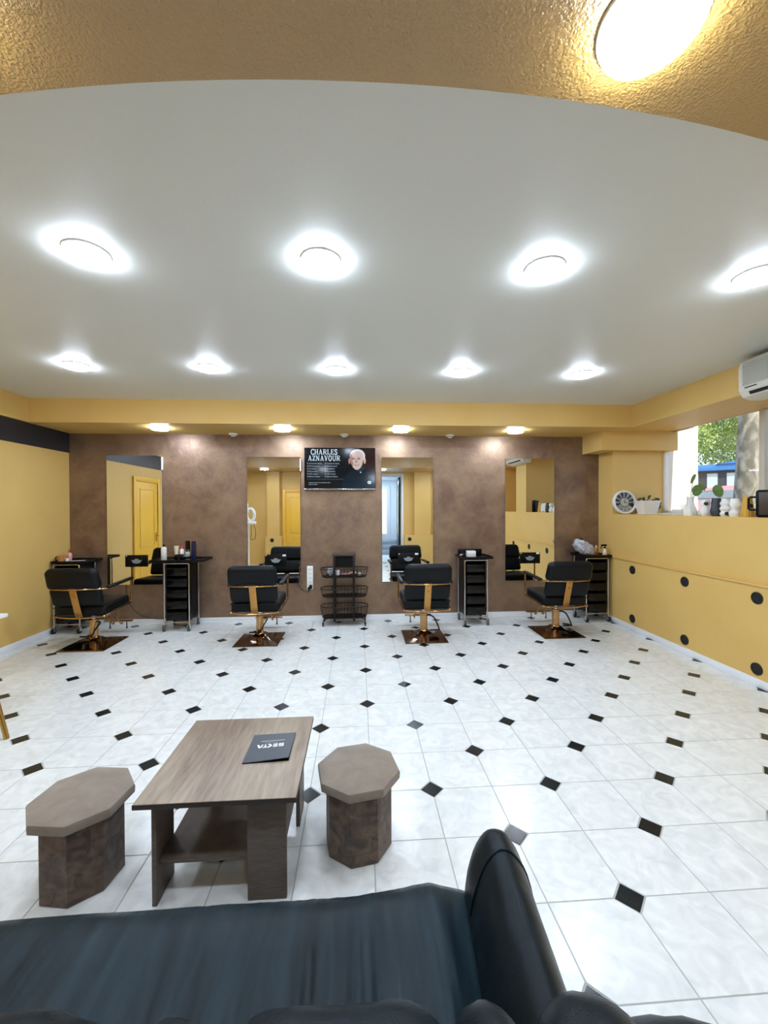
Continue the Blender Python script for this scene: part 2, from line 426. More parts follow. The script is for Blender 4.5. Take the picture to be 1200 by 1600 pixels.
# ceiling and beams
struct('ceiling', MB().b2(XL-0.2, XR+0.9, YR-0.2, YB+0.2, ZC, ZC+0.2), 'ceiling_white', 'flat white ceiling with rows of round lamps', 'ceiling')
struct('trim_1', MB().b2(XL, XR+0.8, 4.86, YB, ZB, ZC), 'yellow_plaster', 'yellow dropped beam along the brown back wall', 'beam')
struct('trim_2', MB().b2(XR, XW+0.02, YR, 4.86, ZB, ZC), 'yellow_plaster', 'yellow beam over the window on the right wall', 'beam')
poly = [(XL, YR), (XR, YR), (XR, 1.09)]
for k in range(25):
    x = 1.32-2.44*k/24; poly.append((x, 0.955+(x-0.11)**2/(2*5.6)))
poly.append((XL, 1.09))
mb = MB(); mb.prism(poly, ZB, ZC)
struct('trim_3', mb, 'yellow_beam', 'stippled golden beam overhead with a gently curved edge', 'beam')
struct('trim_4', MB().b2(XL, XL+0.05, 1.0, 4.86, ZB, ZC), 'yellow_plaster', 'yellow beam edge above the left wall', 'beam')
struct('trim_5', MB().b2(3.161, 4.20, 5.115, YB, 2.27, ZB), 'yellow_plaster', 'yellow box-shaped bulkhead in the right back corner', 'beam')
struct('trim_6', MB().b2(XL, XL+0.008, YR, YB, 2.262, ZB), 'black_band', 'black painted band along the top of the left wall', 'trim')
def baseboard(name, path_boxes, label):
    mb = MB()
    for (x0, x1, y0, y1, ax) in path_boxes:
        mb.b2(x0, x1, y0, y1, 0, 0.07, 0.004)
        if ax == 'y': mb.b2(x0, x1, y0-0.006 if y0 > 0 else y0, y1, 0, 0.018, 0.003)
    struct(name, mb, 'white_trim', label, 'baseboard')
baseboard('baseboard_back', [(XL, XR, YB-0.018, YB, 'y')], 'white baseboard at the foot of the brown wall')
baseboard('baseboard_left', [(XL, XL+0.02, 4.05, YB-0.02, 'x'), (XL, XL+0.02, YR, 3.13, 'x')], 'white baseboard at the foot of the left wall')
baseboard('baseboard_right', [(XP-0.018, XP, YR, YB-0.02, 'x')], 'white baseboard at the foot of the right panel')

# floor: grout bed, hexagonal white tiles (squares with two cut corners) and black square inserts
fl = struct('floor', MB().b2(XL-0.1, XR+0.1, YR-0.1, YB+0.1, -0.06, -0.0025), 'grout', 'white tiled floor with small black diamond inserts', 'floor')
def clip(poly, x0, x1, y0, y1):
    for ax, lim, keep in ((0, x0, 1), (0, x1, -1), (1, y0, 1), (1, y1, -1)):
        out = []
        for i in range(len(poly)):
            a, b = poly[i], poly[(i+1) % len(poly)]
            ia, ib = (a[ax]-lim)*keep >= 0, (b[ax]-lim)*keep >= 0
            if ia: out.append(a)
            if ia != ib:
                t = (lim-a[ax])/(b[ax]-a[ax]); out.append((a[0]+t*(b[0]-a[0]), a[1]+t*(b[1]-a[1])))
        poly = out
        if len(poly) < 3: return []
    return poly
gr, cut = 0.0022, 0.064
def tile_poly(par):
    h = T-gr
    if par: p = [(gr+cut, gr), (h, gr), (h, h-cut), (h-cut, h), (gr, h), (gr, gr+cut)]
    else: p = [(gr, gr), (h-cut, gr), (h, gr+cut), (h, h), (gr+cut, h), (gr, h-cut)]
    return p
def prism_mesh(poly, name, m):
    mb = MB(); mb.prism(poly, -0.004, 0.0, 0.0012); me = mb.mesh(name, 0); me.materials.append(MATS[m]); return me
tm = [prism_mesh(tile_poly(0), 'tile', 'tile_white'), prism_mesh(tile_poly(1), 'tile', 'tile_white')]
hd = cut-0.0045
dia = [(hd, 0), (0, hd), (-hd, 0), (0, -hd)]
dm = prism_mesh(dia, 'tile_insert', 'tile_black')
RMX = (XL, XP, YR, YB)
tiles = []; ins = []
for i in range(-12, 12):
    for j in range(-3, 19):
        x, y = GX+i*T, GY+j*T
        par = 1 if (i+j) % 2 == 0 else 0
        base = [(px+x, py+y) for px, py in tile_poly(par)]
        cl = clip(base, *RMX)
        if cl:
            ar = abs(sum(cl[k][0]*cl[(k+1) % len(cl)][1]-cl[(k+1) % len(cl)][0]*cl[k][1] for k in range(len(cl))))/2
            d = Vector((x+T/2, y+T/2, -H)); fw = f_.dot(d); sx = r_.dot(d)/fw if fw > 0.1 else 99; sy = u_.dot(d)/fw if fw > 0.1 else -99
            vis = fw > 0.1 and abs(sx) < 1.02 and sy > -1.4
            tiles.append((0 if vis else 1, -ar*H/max(fw, 0.1)**3, x, y, par, len(cl) == 6 and ar > 0.09, cl))
        if (i+j) % 2 == 0:
            b4 = [(px+x, py+y) for px, py in dia]; cl = clip(b4, *RMX)
            if cl and len(cl) >= 3: ins.append((x, y, all(abs(a[0]-b[0])+abs(a[1]-b[1]) < 1e-9 for a, b in zip(b4, cl)) and len(cl) == 4, cl))
tiles.sort(key=lambda t: t[:2])
rest = MB()
for k, (vz, _, x, y, par, full, cl) in enumerate(tiles):
    if k < 300 and full: part('tile', tm[par], None, fl, loc=(x, y, 0))
    elif k < 300: part('tile', prism_mesh(cl, 'tile', 'tile_white'), None, fl)
    else: rest.prism(cl, -0.004, 0.0, 0.0012)
part('tile_remainder', rest, 'tile_white', fl, smooth=0, kind='stuff')
for x, y, full, cl in ins:
    if full: part('tile_insert', dm, None, fl, loc=(x, y, 0))
    else: part('tile_insert', prism_mesh(cl, 'tile_insert', 'tile_black'), None, fl)

# window in the niche
wn = thing('window_1', 'wide window in the right niche looking onto trees and street', 'window', (XW, 4.1, SILL), kind='structure')
mb = MB(); mb.b2(0.0, 0.05, NW0-4.1, NW1-4.1, 0.0, 0.04, 0.004); mb.b2(0.0, 0.05, NW0-4.1, NW1-4.1, ZB-SILL, ZB-SILL+0.03, 0.003)
mb.b2(0.0, 0.05, NW1-4.1-0.035, NW1-4.1, 0.04, ZB-SILL, 0.004); mb.b2(0.0, 0.05, NW0-4.1, NW0-4.1+0.04, 0.04, ZB-SILL, 0.004)
part('window_frame', mb, 'white_trim', wn)
part('mullion', MB().b2(-0.005, 0.05, -0.225, -0.165, 0.04, ZB-SILL, 0.004), 'offwhite_plastic', wn)
part('pane', MB().b2(0.022, 0.028, -0.165, NW1-4.1-0.035, 0.04, ZB-SILL), 'window_glass', wn)
part('pane', MB().b2(0.022, 0.028, NW0-4.1+0.04, -0.225, 0.04, ZB-SILL), 'window_glass', wn)
struct('window_sill', MB().b2(XW-0.22, XW, NW0, NW1, SILL, SILL+0.012, 0.003), 'white_trim', 'white inner sill strip under the window', 'sill')

# doors
def panel_door(name, label, w, h, loc, rotz, handle_side=1):
    d = thing(name, label, 'door', loc, rotz, kind='structure')
    mb = MB(); t = 0.08
    mb.b2(-w/2-t, -w/2, -0.03, 0.0, 0, h+t, 0.006); mb.b2(w/2, w/2+t, -0.03, 0.0, 0, h+t, 0.006); mb.b2(-w/2, w/2, -0.03, 0.0, h, h+t, 0.006)
    part('door_frame', mb, 'door_yellow', d)
    part('door_leaf', MB().b2(-w/2+0.004, w/2-0.004, -0.016, 0.0, 0.006, h-0.004, 0.003), 'door_yellow', d)
    mb = MB(); e = 0.12
    for (x0, x1, z0, z1) in ((-w/2+e, w/2-e, h-e-0.02, h-e), (-w/2+e, w/2-e, 0.85, 0.87), (-w/2+e, -w/2+e+0.02, 0.87, h-e-0.02), (w/2-e-0.02, w/2-e, 0.87, h-e-0.02), (-w/2+e, w/2-e, e, e+0.02), (-w/2+e, w/2-e, 0.73, 0.75), (-w/2+e, -w/2+e+0.02, e+0.02, 0.73), (w/2-e-0.02, w/2-e, e+0.02, 0.73)):
        mb.b2(x0, x1, -0.024, -0.016, z0, z1, 0.003)
    part('door_moulding', mb, 'door_yellow', d)
    hx = handle_side*(w/2-0.06); mb = MB(); mb.box((hx, -0.02, 1.0), (0.035, 0.01, 0.17), 0.004); mb.tube([(hx, -0.02, 1.03), (hx, -0.06, 1.03), (hx-handle_side*0.02, -0.065, 1.03), (hx-handle_side*0.12, -0.065, 1.03)], 0.008)
    part('door_handle', mb, 'brass', d)
    return d
panel_door('door_1', 'glossy yellow panelled door in the left wall', 0.74, 2.0, (XL, 3.59, 0), PI/2, -1)
panel_door('door_2', 'glossy yellow door in the rear wall, reflected in a mirror', 0.74, 1.96, (-1.63, YR, 0), PI, -1)
# entrance: white hall behind a dark-framed opening
en = thing('door_3', 'entrance opening with a black door edge and white hall behind', 'door', (0, YR, 0), kind='structure')
mb = MB(); mb.b2(EX0-0.06, EX0, -0.2, 0.012, 0, EZ+0.06, 0.004); mb.b2(EX1, EX1+0.06, -0.2, 0.012, 0, EZ+0.06, 0.004); mb.b2(EX0, EX1, -0.2, 0.012, EZ, EZ+0.06, 0.004)
part('door_frame', mb, 'white_trim', en)
part('door_leaf', MB().b2(EX1-0.05, EX1-0.005, -0.95, -0.21, 0.01, EZ-0.02, 0.004), 'black_gloss', en, label='black glossy door leaf standing open')
hall = MB(); hall.b2(EX0-0.5, EX1+0.35, -3.0, -2.9, -0.02, 2.6); hall.b2(EX0-0.55, EX0-0.5, -3.0, -0.2, -0.02, 2.6); hall.b2(EX1+0.3, EX1+0.35, -3.0, -0.2, -0.02, 2.6); hall.b2(EX0-0.5, EX1+0.35, -3.0, -0.2, 2.5, 2.6); hall.b2(EX0-0.5, EX1+0.35, -3.0, -0.2, -0.06, -0.002)
part('hall_shell', hall, 'hall_white', en)
hd_ = part('hall_door', MB().b2(0.25, 1.10, -2.9, -2.86, 0.42, 2.3, 0.006), 'white_trim', en)
part('pane', MB().b2(0.37, 0.98, -2.862, -2.852, 0.62, 2.18), 'hall_glow_pane', hd_)
for k in range(3): part('step', MB().b2(EX0-0.5, EX1+0.3, -2.9, -1.9-0.28*k, 0.14*k, 0.14*k+0.14, 0.005), 'hall_step', en)
part('hall_fill_lamp', MB().lathe([(0.0005, -0.03), (0.09, -0.028), (0.1, 0.0)], 20, (0.5, -1.5, 2.5)), 'lamp_face', en)  # unseen lamps added to light the enclosed hall
part('hall_fill_lamp', MB().lathe([(0.0005, -0.03), (0.09, -0.028), (0.1, 0.0)], 20, (0.5, -0.7, 2.5)), 'lamp_face', en)
part('hall_fill_lamp', MB().lathe([(0.0005, -0.03), (0.09, -0.028), (0.1, 0.0)], 20, (0.5, -2.3, 2.5)), 'lamp_face', en)  # third one added to make the hall brighter

# ------------------------------------------------------------------ ceiling lamps
def make_lamp():
    t = thing('ceiling_lamp', '', 'lamp')
    part('lamp_ring', MB().lathe([(0.102, 0.0), (0.102, -0.008), (0.099, -0.011), (0.096, -0.008), (0.096, 0.0)], 32), 'lamp_ring', t)
    part('lamp_diffuser', MB().lathe([(0.0955, -0.002), (0.0955, -0.022), (0.092, -0.028), (0.06, -0.031), (0.0005, -0.032)], 32), 'lamp_face', t)
    return t
lamp0 = make_lamp(); first = True
def lamp(x, y, z, label, group):
    global first
    o = lamp0 if first else copy_tree(lamp0); first = False
    o.location = (x, y, z); tag(o, label, 'lamp', group)
ordn = ['first', 'second', 'third', 'fourth', 'fifth', 'sixth']
for k, x in enumerate((-2.462, -1.324, -0.195, 0.96, 2.115)):
    lamp(x, 3.735, ZC, 'round white ceiling lamp, %s from the left in the farther ceiling row' % ordn[k], 'ceiling lamps')
for k, x in enumerate((-1.325, -0.185, 0.985, 2.17)):
    lamp(x, 2.10, ZC, 'round white ceiling lamp, %s from the left in the nearer ceiling row' % ordn[k], 'ceiling lamps')
for k, x in enumerate((-2.405, -0.934, 0.536, 2.015)):
    lamp(x, 5.12, ZB, 'round lamp under the back beam, %s from the left' % ordn[k], 'lamps under the beams')
for x, s in ((-2.33, 'far to the left, out of the picture'), (-0.87, 'just outside the left edge'), (0.60, 'large at the upper right'), (2.07, 'far to the right, out of the picture')):
    lamp(x, 0.80, ZB, 'round lamp under the stippled beam overhead, ' + s, 'lamps under the beams')
lamp(-2.46, 2.10, ZC, 'round white ceiling lamp in the nearer row, left of the picture', 'ceiling lamps')
# little white detectors on the beam
s0 = MB().lathe([(0.055, 0), (0.055, -0.012), (0.045, -0.02), (0.03, -0.024), (0.03, -0.034), (0.0005, -0.036)], 24).mesh('detector')
s0.materials.append(MATS['white_plastic'])
for x, lb in ((-1.647, 'small white round detector on beam, above the second mirror\'s left'), (-0.185, 'small white round detector on beam, above the television'), (1.251, 'small white round detector on beam, between third and fourth mirrors')):
    o = part('ceiling_detector', s0, None, None, loc=(x, 5.50, ZB)); tag(o, lb, 'detector', 'white detectors under the back beam')
    part('slot', MB().lathe([(0.042, -0.0215), (0.036, -0.0245)], 20), 'ac_grey', o)

# ------------------------------------------------------------------ mirrors
def mirror(x, z0, label, tag_corner, clip_, sx):
    w, h = 0.70, 1.70
    o = thing('wall_mirror', label, 'mirror', (x, YB-0.001, z0), 0, 'tall wall mirrors')
    part('glass', MB().b2(-w/2, w/2, -0.022, -0.017, 0, h), 'mirror', o)
    part('backing', MB().b2(-w/2+0.004, w/2-0.004, -0.0168, -0.001, 0.004, h-0.004), 'mirror_edge', o)
    pl = part('sticker', MB().b2(sx-0.145, sx+0.145, -0.0245, -0.0225, 0.235, 0.39, 0.0006), 'black_plastic', o, label='black sticker with a pale winged badge')
    mb = MB(); n = 12      # winged badge: a shallow bowl crossed by a bar
    pts = [(0.055*math.cos(PI+PI*k/n), 0.03*math.sin(PI+PI*k/n)) for k in range(n+1)]
    mb.add([(sx+a, -0.0249, 0.308+b) for a, b in pts], [tuple(range(n+1))])
    mb.add([(sx-0.07, -0.0249, 0.322), (sx+0.07, -0.0249, 0.322), (sx+0.058, -0.0249, 0.311), (sx-0.058, -0.0249, 0.311)], [(0, 1, 2, 3)])
    mb.add([(sx-0.02, -0.0251, 0.338), (sx+0.02, -0.0251, 0.338), (sx+0.028, -0.0251, 0.326), (sx-0.028, -0.0251, 0.326)], [(0, 1, 2, 3)])
    part('badge', mb, 'print_grey', pl, smooth=0)
    mb = MB()
    for k in range(3): mb.add([(sx-0.034, -0.0252, 0.303-k*0.007), (sx+0.034, -0.0252, 0.303-k*0.007), (sx+0.03, -0.0252, 0.301-k*0.007), (sx-0.03, -0.0252, 0.301-k*0.007)], [(0, 1, 2, 3)])
    part('badge_line', mb, 'ink', pl, smooth=0)
    part('corner_mark', MB().b2(sx-0.135, sx-0.122, -0.0252, -0.0246, 0.372, 0.384), 'paper_white', pl)
    if tag_corner: part('corner_mark', MB().b2(sx+0.09, sx+0.135, -0.0254, -0.0246, 0.365, 0.388, 0.0003), 'paper_white', pl)
    if clip_: part('mirror_clip', MB().b2(w/2-0.003, w/2+0.014, -0.03, -0.002, h-0.19, h-0.02, 0.003), 'white_plastic', o)
    return o
mirror(-2.937, 0.53, 'tall wall mirror nearest the left wall, reflecting a yellow door', False, True, 0.02)
mirror(-1.132, 0.517, 'tall wall mirror just left of the television', True, True, 0.02)
mirror(0.672, 0.517, 'tall wall mirror just right of the television', True, False, 0.01)
mirror(2.39, 0.508, 'tall wall mirror farthest right, reflecting the niche of vases', True, False, 0.0)

# ------------------------------------------------------------------ television
tv = thing('television', 'flat black television between the mirrors showing a singer and song list', 'television', (-0.2445, YB-0.055, 1.775))
part('tv_body', MB().b2(-0.4785, 0.4785, 0.0, 0.05, 0.0, 0.566, 0.006), 'black_plastic', tv)
part('bottom_bar', MB().b2(-0.4785, 0.4785, -0.004, 0.0, 0.0, 0.014, 0.001), 'chrome', tv)
scr = part('screen', MB().b2(-0.472, 0.472, -0.003, -0.0002, 0.02, 0.558), 'scr_bg', tv)
def flat(name, pts, m, lay, parent):
    mb = MB(); mb.add([(x, -0.0032-0.00025*lay, z) for x, z in pts], [tuple(range(len(pts)))]); return part(name, mb, m, parent, smooth=0)
def epts(cx, cz, rx, rz, n=24, a0=0, a1=2*PI): return [(cx+rx*math.cos(a0+(a1-a0)*k/n), cz+rz*math.sin(a0+(a1-a0)*k/n)) for k in range(n if a1-a0 > 6 else n+1)]
flat('screen_glow', [(0.30, 0.28), (0.472, 0.20), (0.472, 0.555), (0.30, 0.555), (0.22, 0.40)], 'scr_brown', 1, scr)
pic = flat('portrait_jacket', [(0.02, 0.022), (0.04, 0.15), (0.12, 0.235), (0.20, 0.285), (0.25, 0.315), (0.33, 0.29), (0.42, 0.24), (0.465, 0.14), (0.47, 0.022)], 'scr_jacket', 2, scr)
flat('portrait_collar', [(0.19, 0.28), (0.215, 0.315), (0.25, 0.29), (0.31, 0.32), (0.335, 0.29), (0.27, 0.235)], 'scr_teal', 3, pic)
flat('portrait_ears', epts(0.126, 0.385, 0.014, 0.04)[:], 'scr_skin_shade', 3, pic)
flat('portrait_ears', epts(0.332, 0.39, 0.014, 0.042), 'scr_skin', 3, pic)
flat('portrait_hair', epts(0.235, 0.455, 0.103, 0.092), 'scr_hair', 4, pic)
flat('portrait_face', [(0.135, 0.46), (0.138, 0.40), (0.15, 0.345), (0.172, 0.302), (0.205, 0.272), (0.24, 0.268), (0.272, 0.29), (0.298, 0.335), (0.312, 0.40), (0.312, 0.455), (0.295, 0.49), (0.26, 0.512), (0.21, 0.52), (0.165, 0.505)], 'scr_skin', 5, pic)
flat('portrait_shade', [(0.135, 0.46), (0.138, 0.40), (0.15, 0.345), (0.172, 0.302), (0.182, 0.35), (0.165, 0.40), (0.17, 0.44), (0.15, 0.49)], 'scr_skin_shade', 6, pic)
for cx in (0.178, 0.252): 
    flat('portrait_eye', epts(cx, 0.416, 0.021, 0.007), 'scr_dark', 7, pic)
    flat('portrait_brow', [(cx-0.026, 0.434), (cx, 0.444), (cx+0.026, 0.437), (cx+0.026, 0.431), (cx, 0.437), (cx-0.026, 0.427)], 'scr_skin_shade', 7, pic)
flat('portrait_nose', [(0.206, 0.42), (0.216, 0.42), (0.236, 0.37), (0.222, 0.362), (0.196, 0.366), (0.192, 0.374), (0.21, 0.376)], 'scr_skin_shade', 7, pic)
flat('portrait_mouth', [(0.188, 0.338), (0.215, 0.342), (0.245, 0.342), (0.262, 0.348), (0.25, 0.328), (0.222, 0.320), (0.198, 0.326)], 'scr_lip', 7, pic)
flat('portrait_teeth', [(0.20, 0.336), (0.225, 0.339), (0.25, 0.341), (0.243, 0.333), (0.215, 0.330)], 'scr_hair', 8, pic)
flat('portrait_button', epts(0.277, 0.234, 0.009, 0.009, 12), 'scr_white', 4, pic)
flat('screen_badge', epts(0.395, 0.098, 0.026, 0.021, 20), 'scr_white', 4, scr)
flat('screen_badge', epts(0.395, 0.098, 0.013, 0.006, 14), 'scr_dim', 5, scr)
# slab-serif headline lettering, strokes in a 0..1 box
def L_(p, t): return ('l', p, t)
GL = {
 'C': (0.74, [([(0.70, 0.80), (0.62, 0.93), (0.42, 0.99), (0.20, 0.88), (0.10, 0.5), (0.20, 0.12), (0.42, 0.01), (0.62, 0.07), (0.70, 0.22)], .17)], [(0.62, 0.72, 0.78, 1.0)]),
 'H': (0.86, [([(0.20, 0), (0.20, 1)], .18), ([(0.66, 0), (0.66, 1)], .18), ([(0.2, .5), (0.66, .5)], .10)], [(0.06, 0.34, 0, .08), (0.06, 0.34, .92, 1), (0.52, 0.80, 0, .08), (0.52, 0.80, .92, 1)]),
 'A': (0.86, [([(0.14, 0), (0.40, 1)], .10), ([(0.66, 0), (0.40, 1)], .19), ([(0.24, .32), (0.58, .32)], .09)], [(0.02, 0.28, 0, .08), (0.50, 0.84, 0, .08)]),
 'R': (0.84, [([(0.20, 0), (0.20, 1)], .18), ([(0.2, .95), (0.5, .95), (.66, .86), (.68, .73), (.62, .58), (.48, .52), (.2, .52)], .12), ([(0.46, .5), (0.70, 0.02)], .18)], [(0.06, 0.34, 0, .08), (0.06, 0.3, .92, 1), (0.60, 0.84, 0, .08)]),
 'L': (0.72, [([(0.20, 0), (0.20, 1)], .18), ([(0.2, .05), (0.64, .05)], .10)], [(0.06, 0.34, .92, 1), (0.06, 0.3, 0, .08), (0.58, 0.67, 0, .28)]),
 'E': (0.74, [([(0.20, 0), (0.20, 1)], .18), ([(0.2, .05), (0.64, .05)], .10), ([(0.2, .95), (0.62, .95)], .10), ([(0.2, .51), (0.5, .51)], .09)], [(0.06, 0.3, .92, 1), (0.06, 0.3, 0, .08), (0.60, 0.68, 0, .27), (0.57, 0.65, .73, 1), (0.46, 0.53, .38, .64)]),
 'S': (0.70, [([(0.58, 0.80), (0.50, 0.93), (0.34, 0.98), (0.16, 0.88), (0.14, 0.70), (0.32, 0.54), (0.54, 0.42), (0.60, 0.24), (0.50, 0.07), (0.32, 0.01), (0.16, 0.07), (0.10, 0.22)], .17)], [(0.53, 0.61, 0.70, 1.0), (0.06, 0.14, 0.0, 0.30)]),
 'Z': (0.74, [([(0.12, .95), (0.62, .95)], .10), ([(0.60, .95), (0.14, .05)], .18), ([(0.12, .05), (0.64, .05)], .10)], [(0.08, 0.17, .72, 1), (0.58, 0.67, 0, .28)]),
 'N': (0.90, [([(0.18, 0), (0.18, 1)], .10), ([(0.68, 0), (0.68, 1)], .10), ([(0.18, .97), (0.68, .03)], .19)], [(0.05, 0.31, 0, .08), (0.03, 0.22, .92, 1), (0.55, 0.81, .92, 1)]),
 'V': (0.84, [([(0.16, 1), (0.42, 0)], .19), ([(0.66, 1), (0.42, 0)], .10)], [(0.0, 0.34, .92, 1), (0.54, 0.80, .92, 1)]),
 'O': (0.82, [([(0.40, .99), (0.20, .88), (.11, .5), (.20, .12), (.40, .01), (.60, .12), (.69, .5), (.60, .88), (.40, .99)], .17)], []),
 'U': (0.86, [([(0.20, 1), (0.20, .28), (.30, .06), (.46, .01), (.60, .08), (.68, .28), (.68, 1)], .14)], [(0.05, 0.36, .92, 1), (0.55, 0.80, .92, 1)]),
}
def stroke_poly(mb, pts, t, fx, y):
    for i in range(len(pts)-1):
        a, b = Vector(pts[i]), Vector(pts[i+1]); d = (b-a).normalized(); nn = Vector((-d.y, d.x))*t/2
        if len(pts) > 2: a, b = a-d*t*0.12, b+d*t*0.12
        q = [a+nn, b+nn, b-nn, a-nn]
        mb.add([fx(p.x, p.y) for p in q], [(0, 1, 2, 3)])
def slab_text(word, cx, z0, h, width, y):
    tot = sum(GL[c][0] for c in word); k = width/tot; x = cx-width/2; mb = MB()
    for c in word:
        adv, st, se = GL[c]
        fx = lambda a, b_, x=x: (x+a*k, y, z0+b_*h)
        for pts, t in st: stroke_poly(mb, pts, t, fx, y)
        for (a, b_, c0, c1) in se: mb.add([fx(a, c0), fx(b_, c0), fx(b_, c1), fx(a, c1)], [(0, 1, 2, 3)])
        x += adv*k
    return mb
part('headline', slab_text('CHARLES', -0.212, 0.472, 0.070, 0.36, -0.0036), 'scr_white', scr, smooth=0)
part('headline', slab_text('AZNAVOUR', -0.212, 0.388, 0.070, 0.43, -0.0036), 'scr_white', scr, smooth=0)
songs = ['01 Comme ils disent', '02 Emmenez-moi', '03 La bohème', '04 Et pourtant', '05 Hier encore', '06 Mourir d\'aimer', '07 Que c\'est triste Venise']
MV = RX(PI/2)
for col, x in ((0, -0.44), (1, -0.205)):
    for k, s in enumerate(songs):
        me = text_mesh(s, 0.0285, 'LEFT', 0.0006)
        mesh_xf(me, Matrix.Translation((x, -0.0038, 0.352-0.0352*k)) @ MV @ Matrix.Diagonal((0.82, 1, 1, 1)))
        part('song_title', me, 'scr_list' if k < 6 else 'scr_dim', scr, smooth=0)
for k, ws in enumerate([(0.07, 0.05, 0.03, 0.06, 0.045), (0.05, 0.06)]):   # two caption lines too small to read
    x = -0.42; mb = MB()
    for q in ws:
        mb.add([(x, -0.0036, 0.098-0.024*k), (x+q, -0.0036, 0.098-0.024*k), (x+q, -0.0036, 0.090-0.024*k), (x, -0.0036, 0.090-0.024*k)], [(0, 1, 2, 3)]); x += q+0.008
    part('caption', mb, 'scr_list', scr, smooth=0)

# ------------------------------------------------------------------ power strip and cables on the back wall
ps = thing('power_strip', 'white power strip fixed upright on the brown wall', 'power strip', (-0.657, YB-0.001, 0.43))
part('strip_body', MB().b2(-0.042, 0.042, -0.034, 0.0, 0.0, 0.315, 0.008, 3), 'white_plastic', ps)
for k in range(5):
    s = part('socket', MB().xf(Matrix.Identity(4)).cyl((0, -0.0345, 0.045+0.056*k), (0, -0.032, 0.045+0.056*k), 0.021, n=18), 'offwhite_plastic', ps)
    mb = MB()
    for d in (-0.009, 0.009): mb.cyl((d, -0.0352, 0.045+0.056*k), (d, -0.034, 0.045+0.056*k), 0.003, n=8)
    part('socket_hole', mb, 'dark_slot', s)
mb = MB(); mb.box((0.012, -0.055, 0.04), (0.038, 0.045, 0.05), 0.008); mb.box((-0.012, -0.055, 0.02), (0.03, 0.04, 0.035), 0.008)
part('plug', mb, 'black_plastic', ps, label='black plugs in the lowest sockets')
tag(part('power_cable', MB().tube(smooth_path([(-0.66, 5.50, 0.455), (-0.665, 5.525, 0.41), (-0.70, 5.545, 0.395), (-0.76, 5.553, 0.42), (-0.81, 5.556, 0.48), (-0.83, 5.557, 0.53)]), 0.004, 6), 'cable_black', None), 'thin black cable looping from power strip to mirror', 'cable')
tag(part('power_cable', MB().tube(smooth_path([(-3.06, 5.555, 0.54), (-3.05, 5.558, 0.36), (-2.96, 5.558, 0.19), (-2.82, 5.552, 0.10), (-2.66, 5.54, 0.075), (-2.50, 5.53, 0.078)]), 0.004, 6), 'cable_black', None), 'thin black cable sagging along the wall beside the left mirror', 'cable')

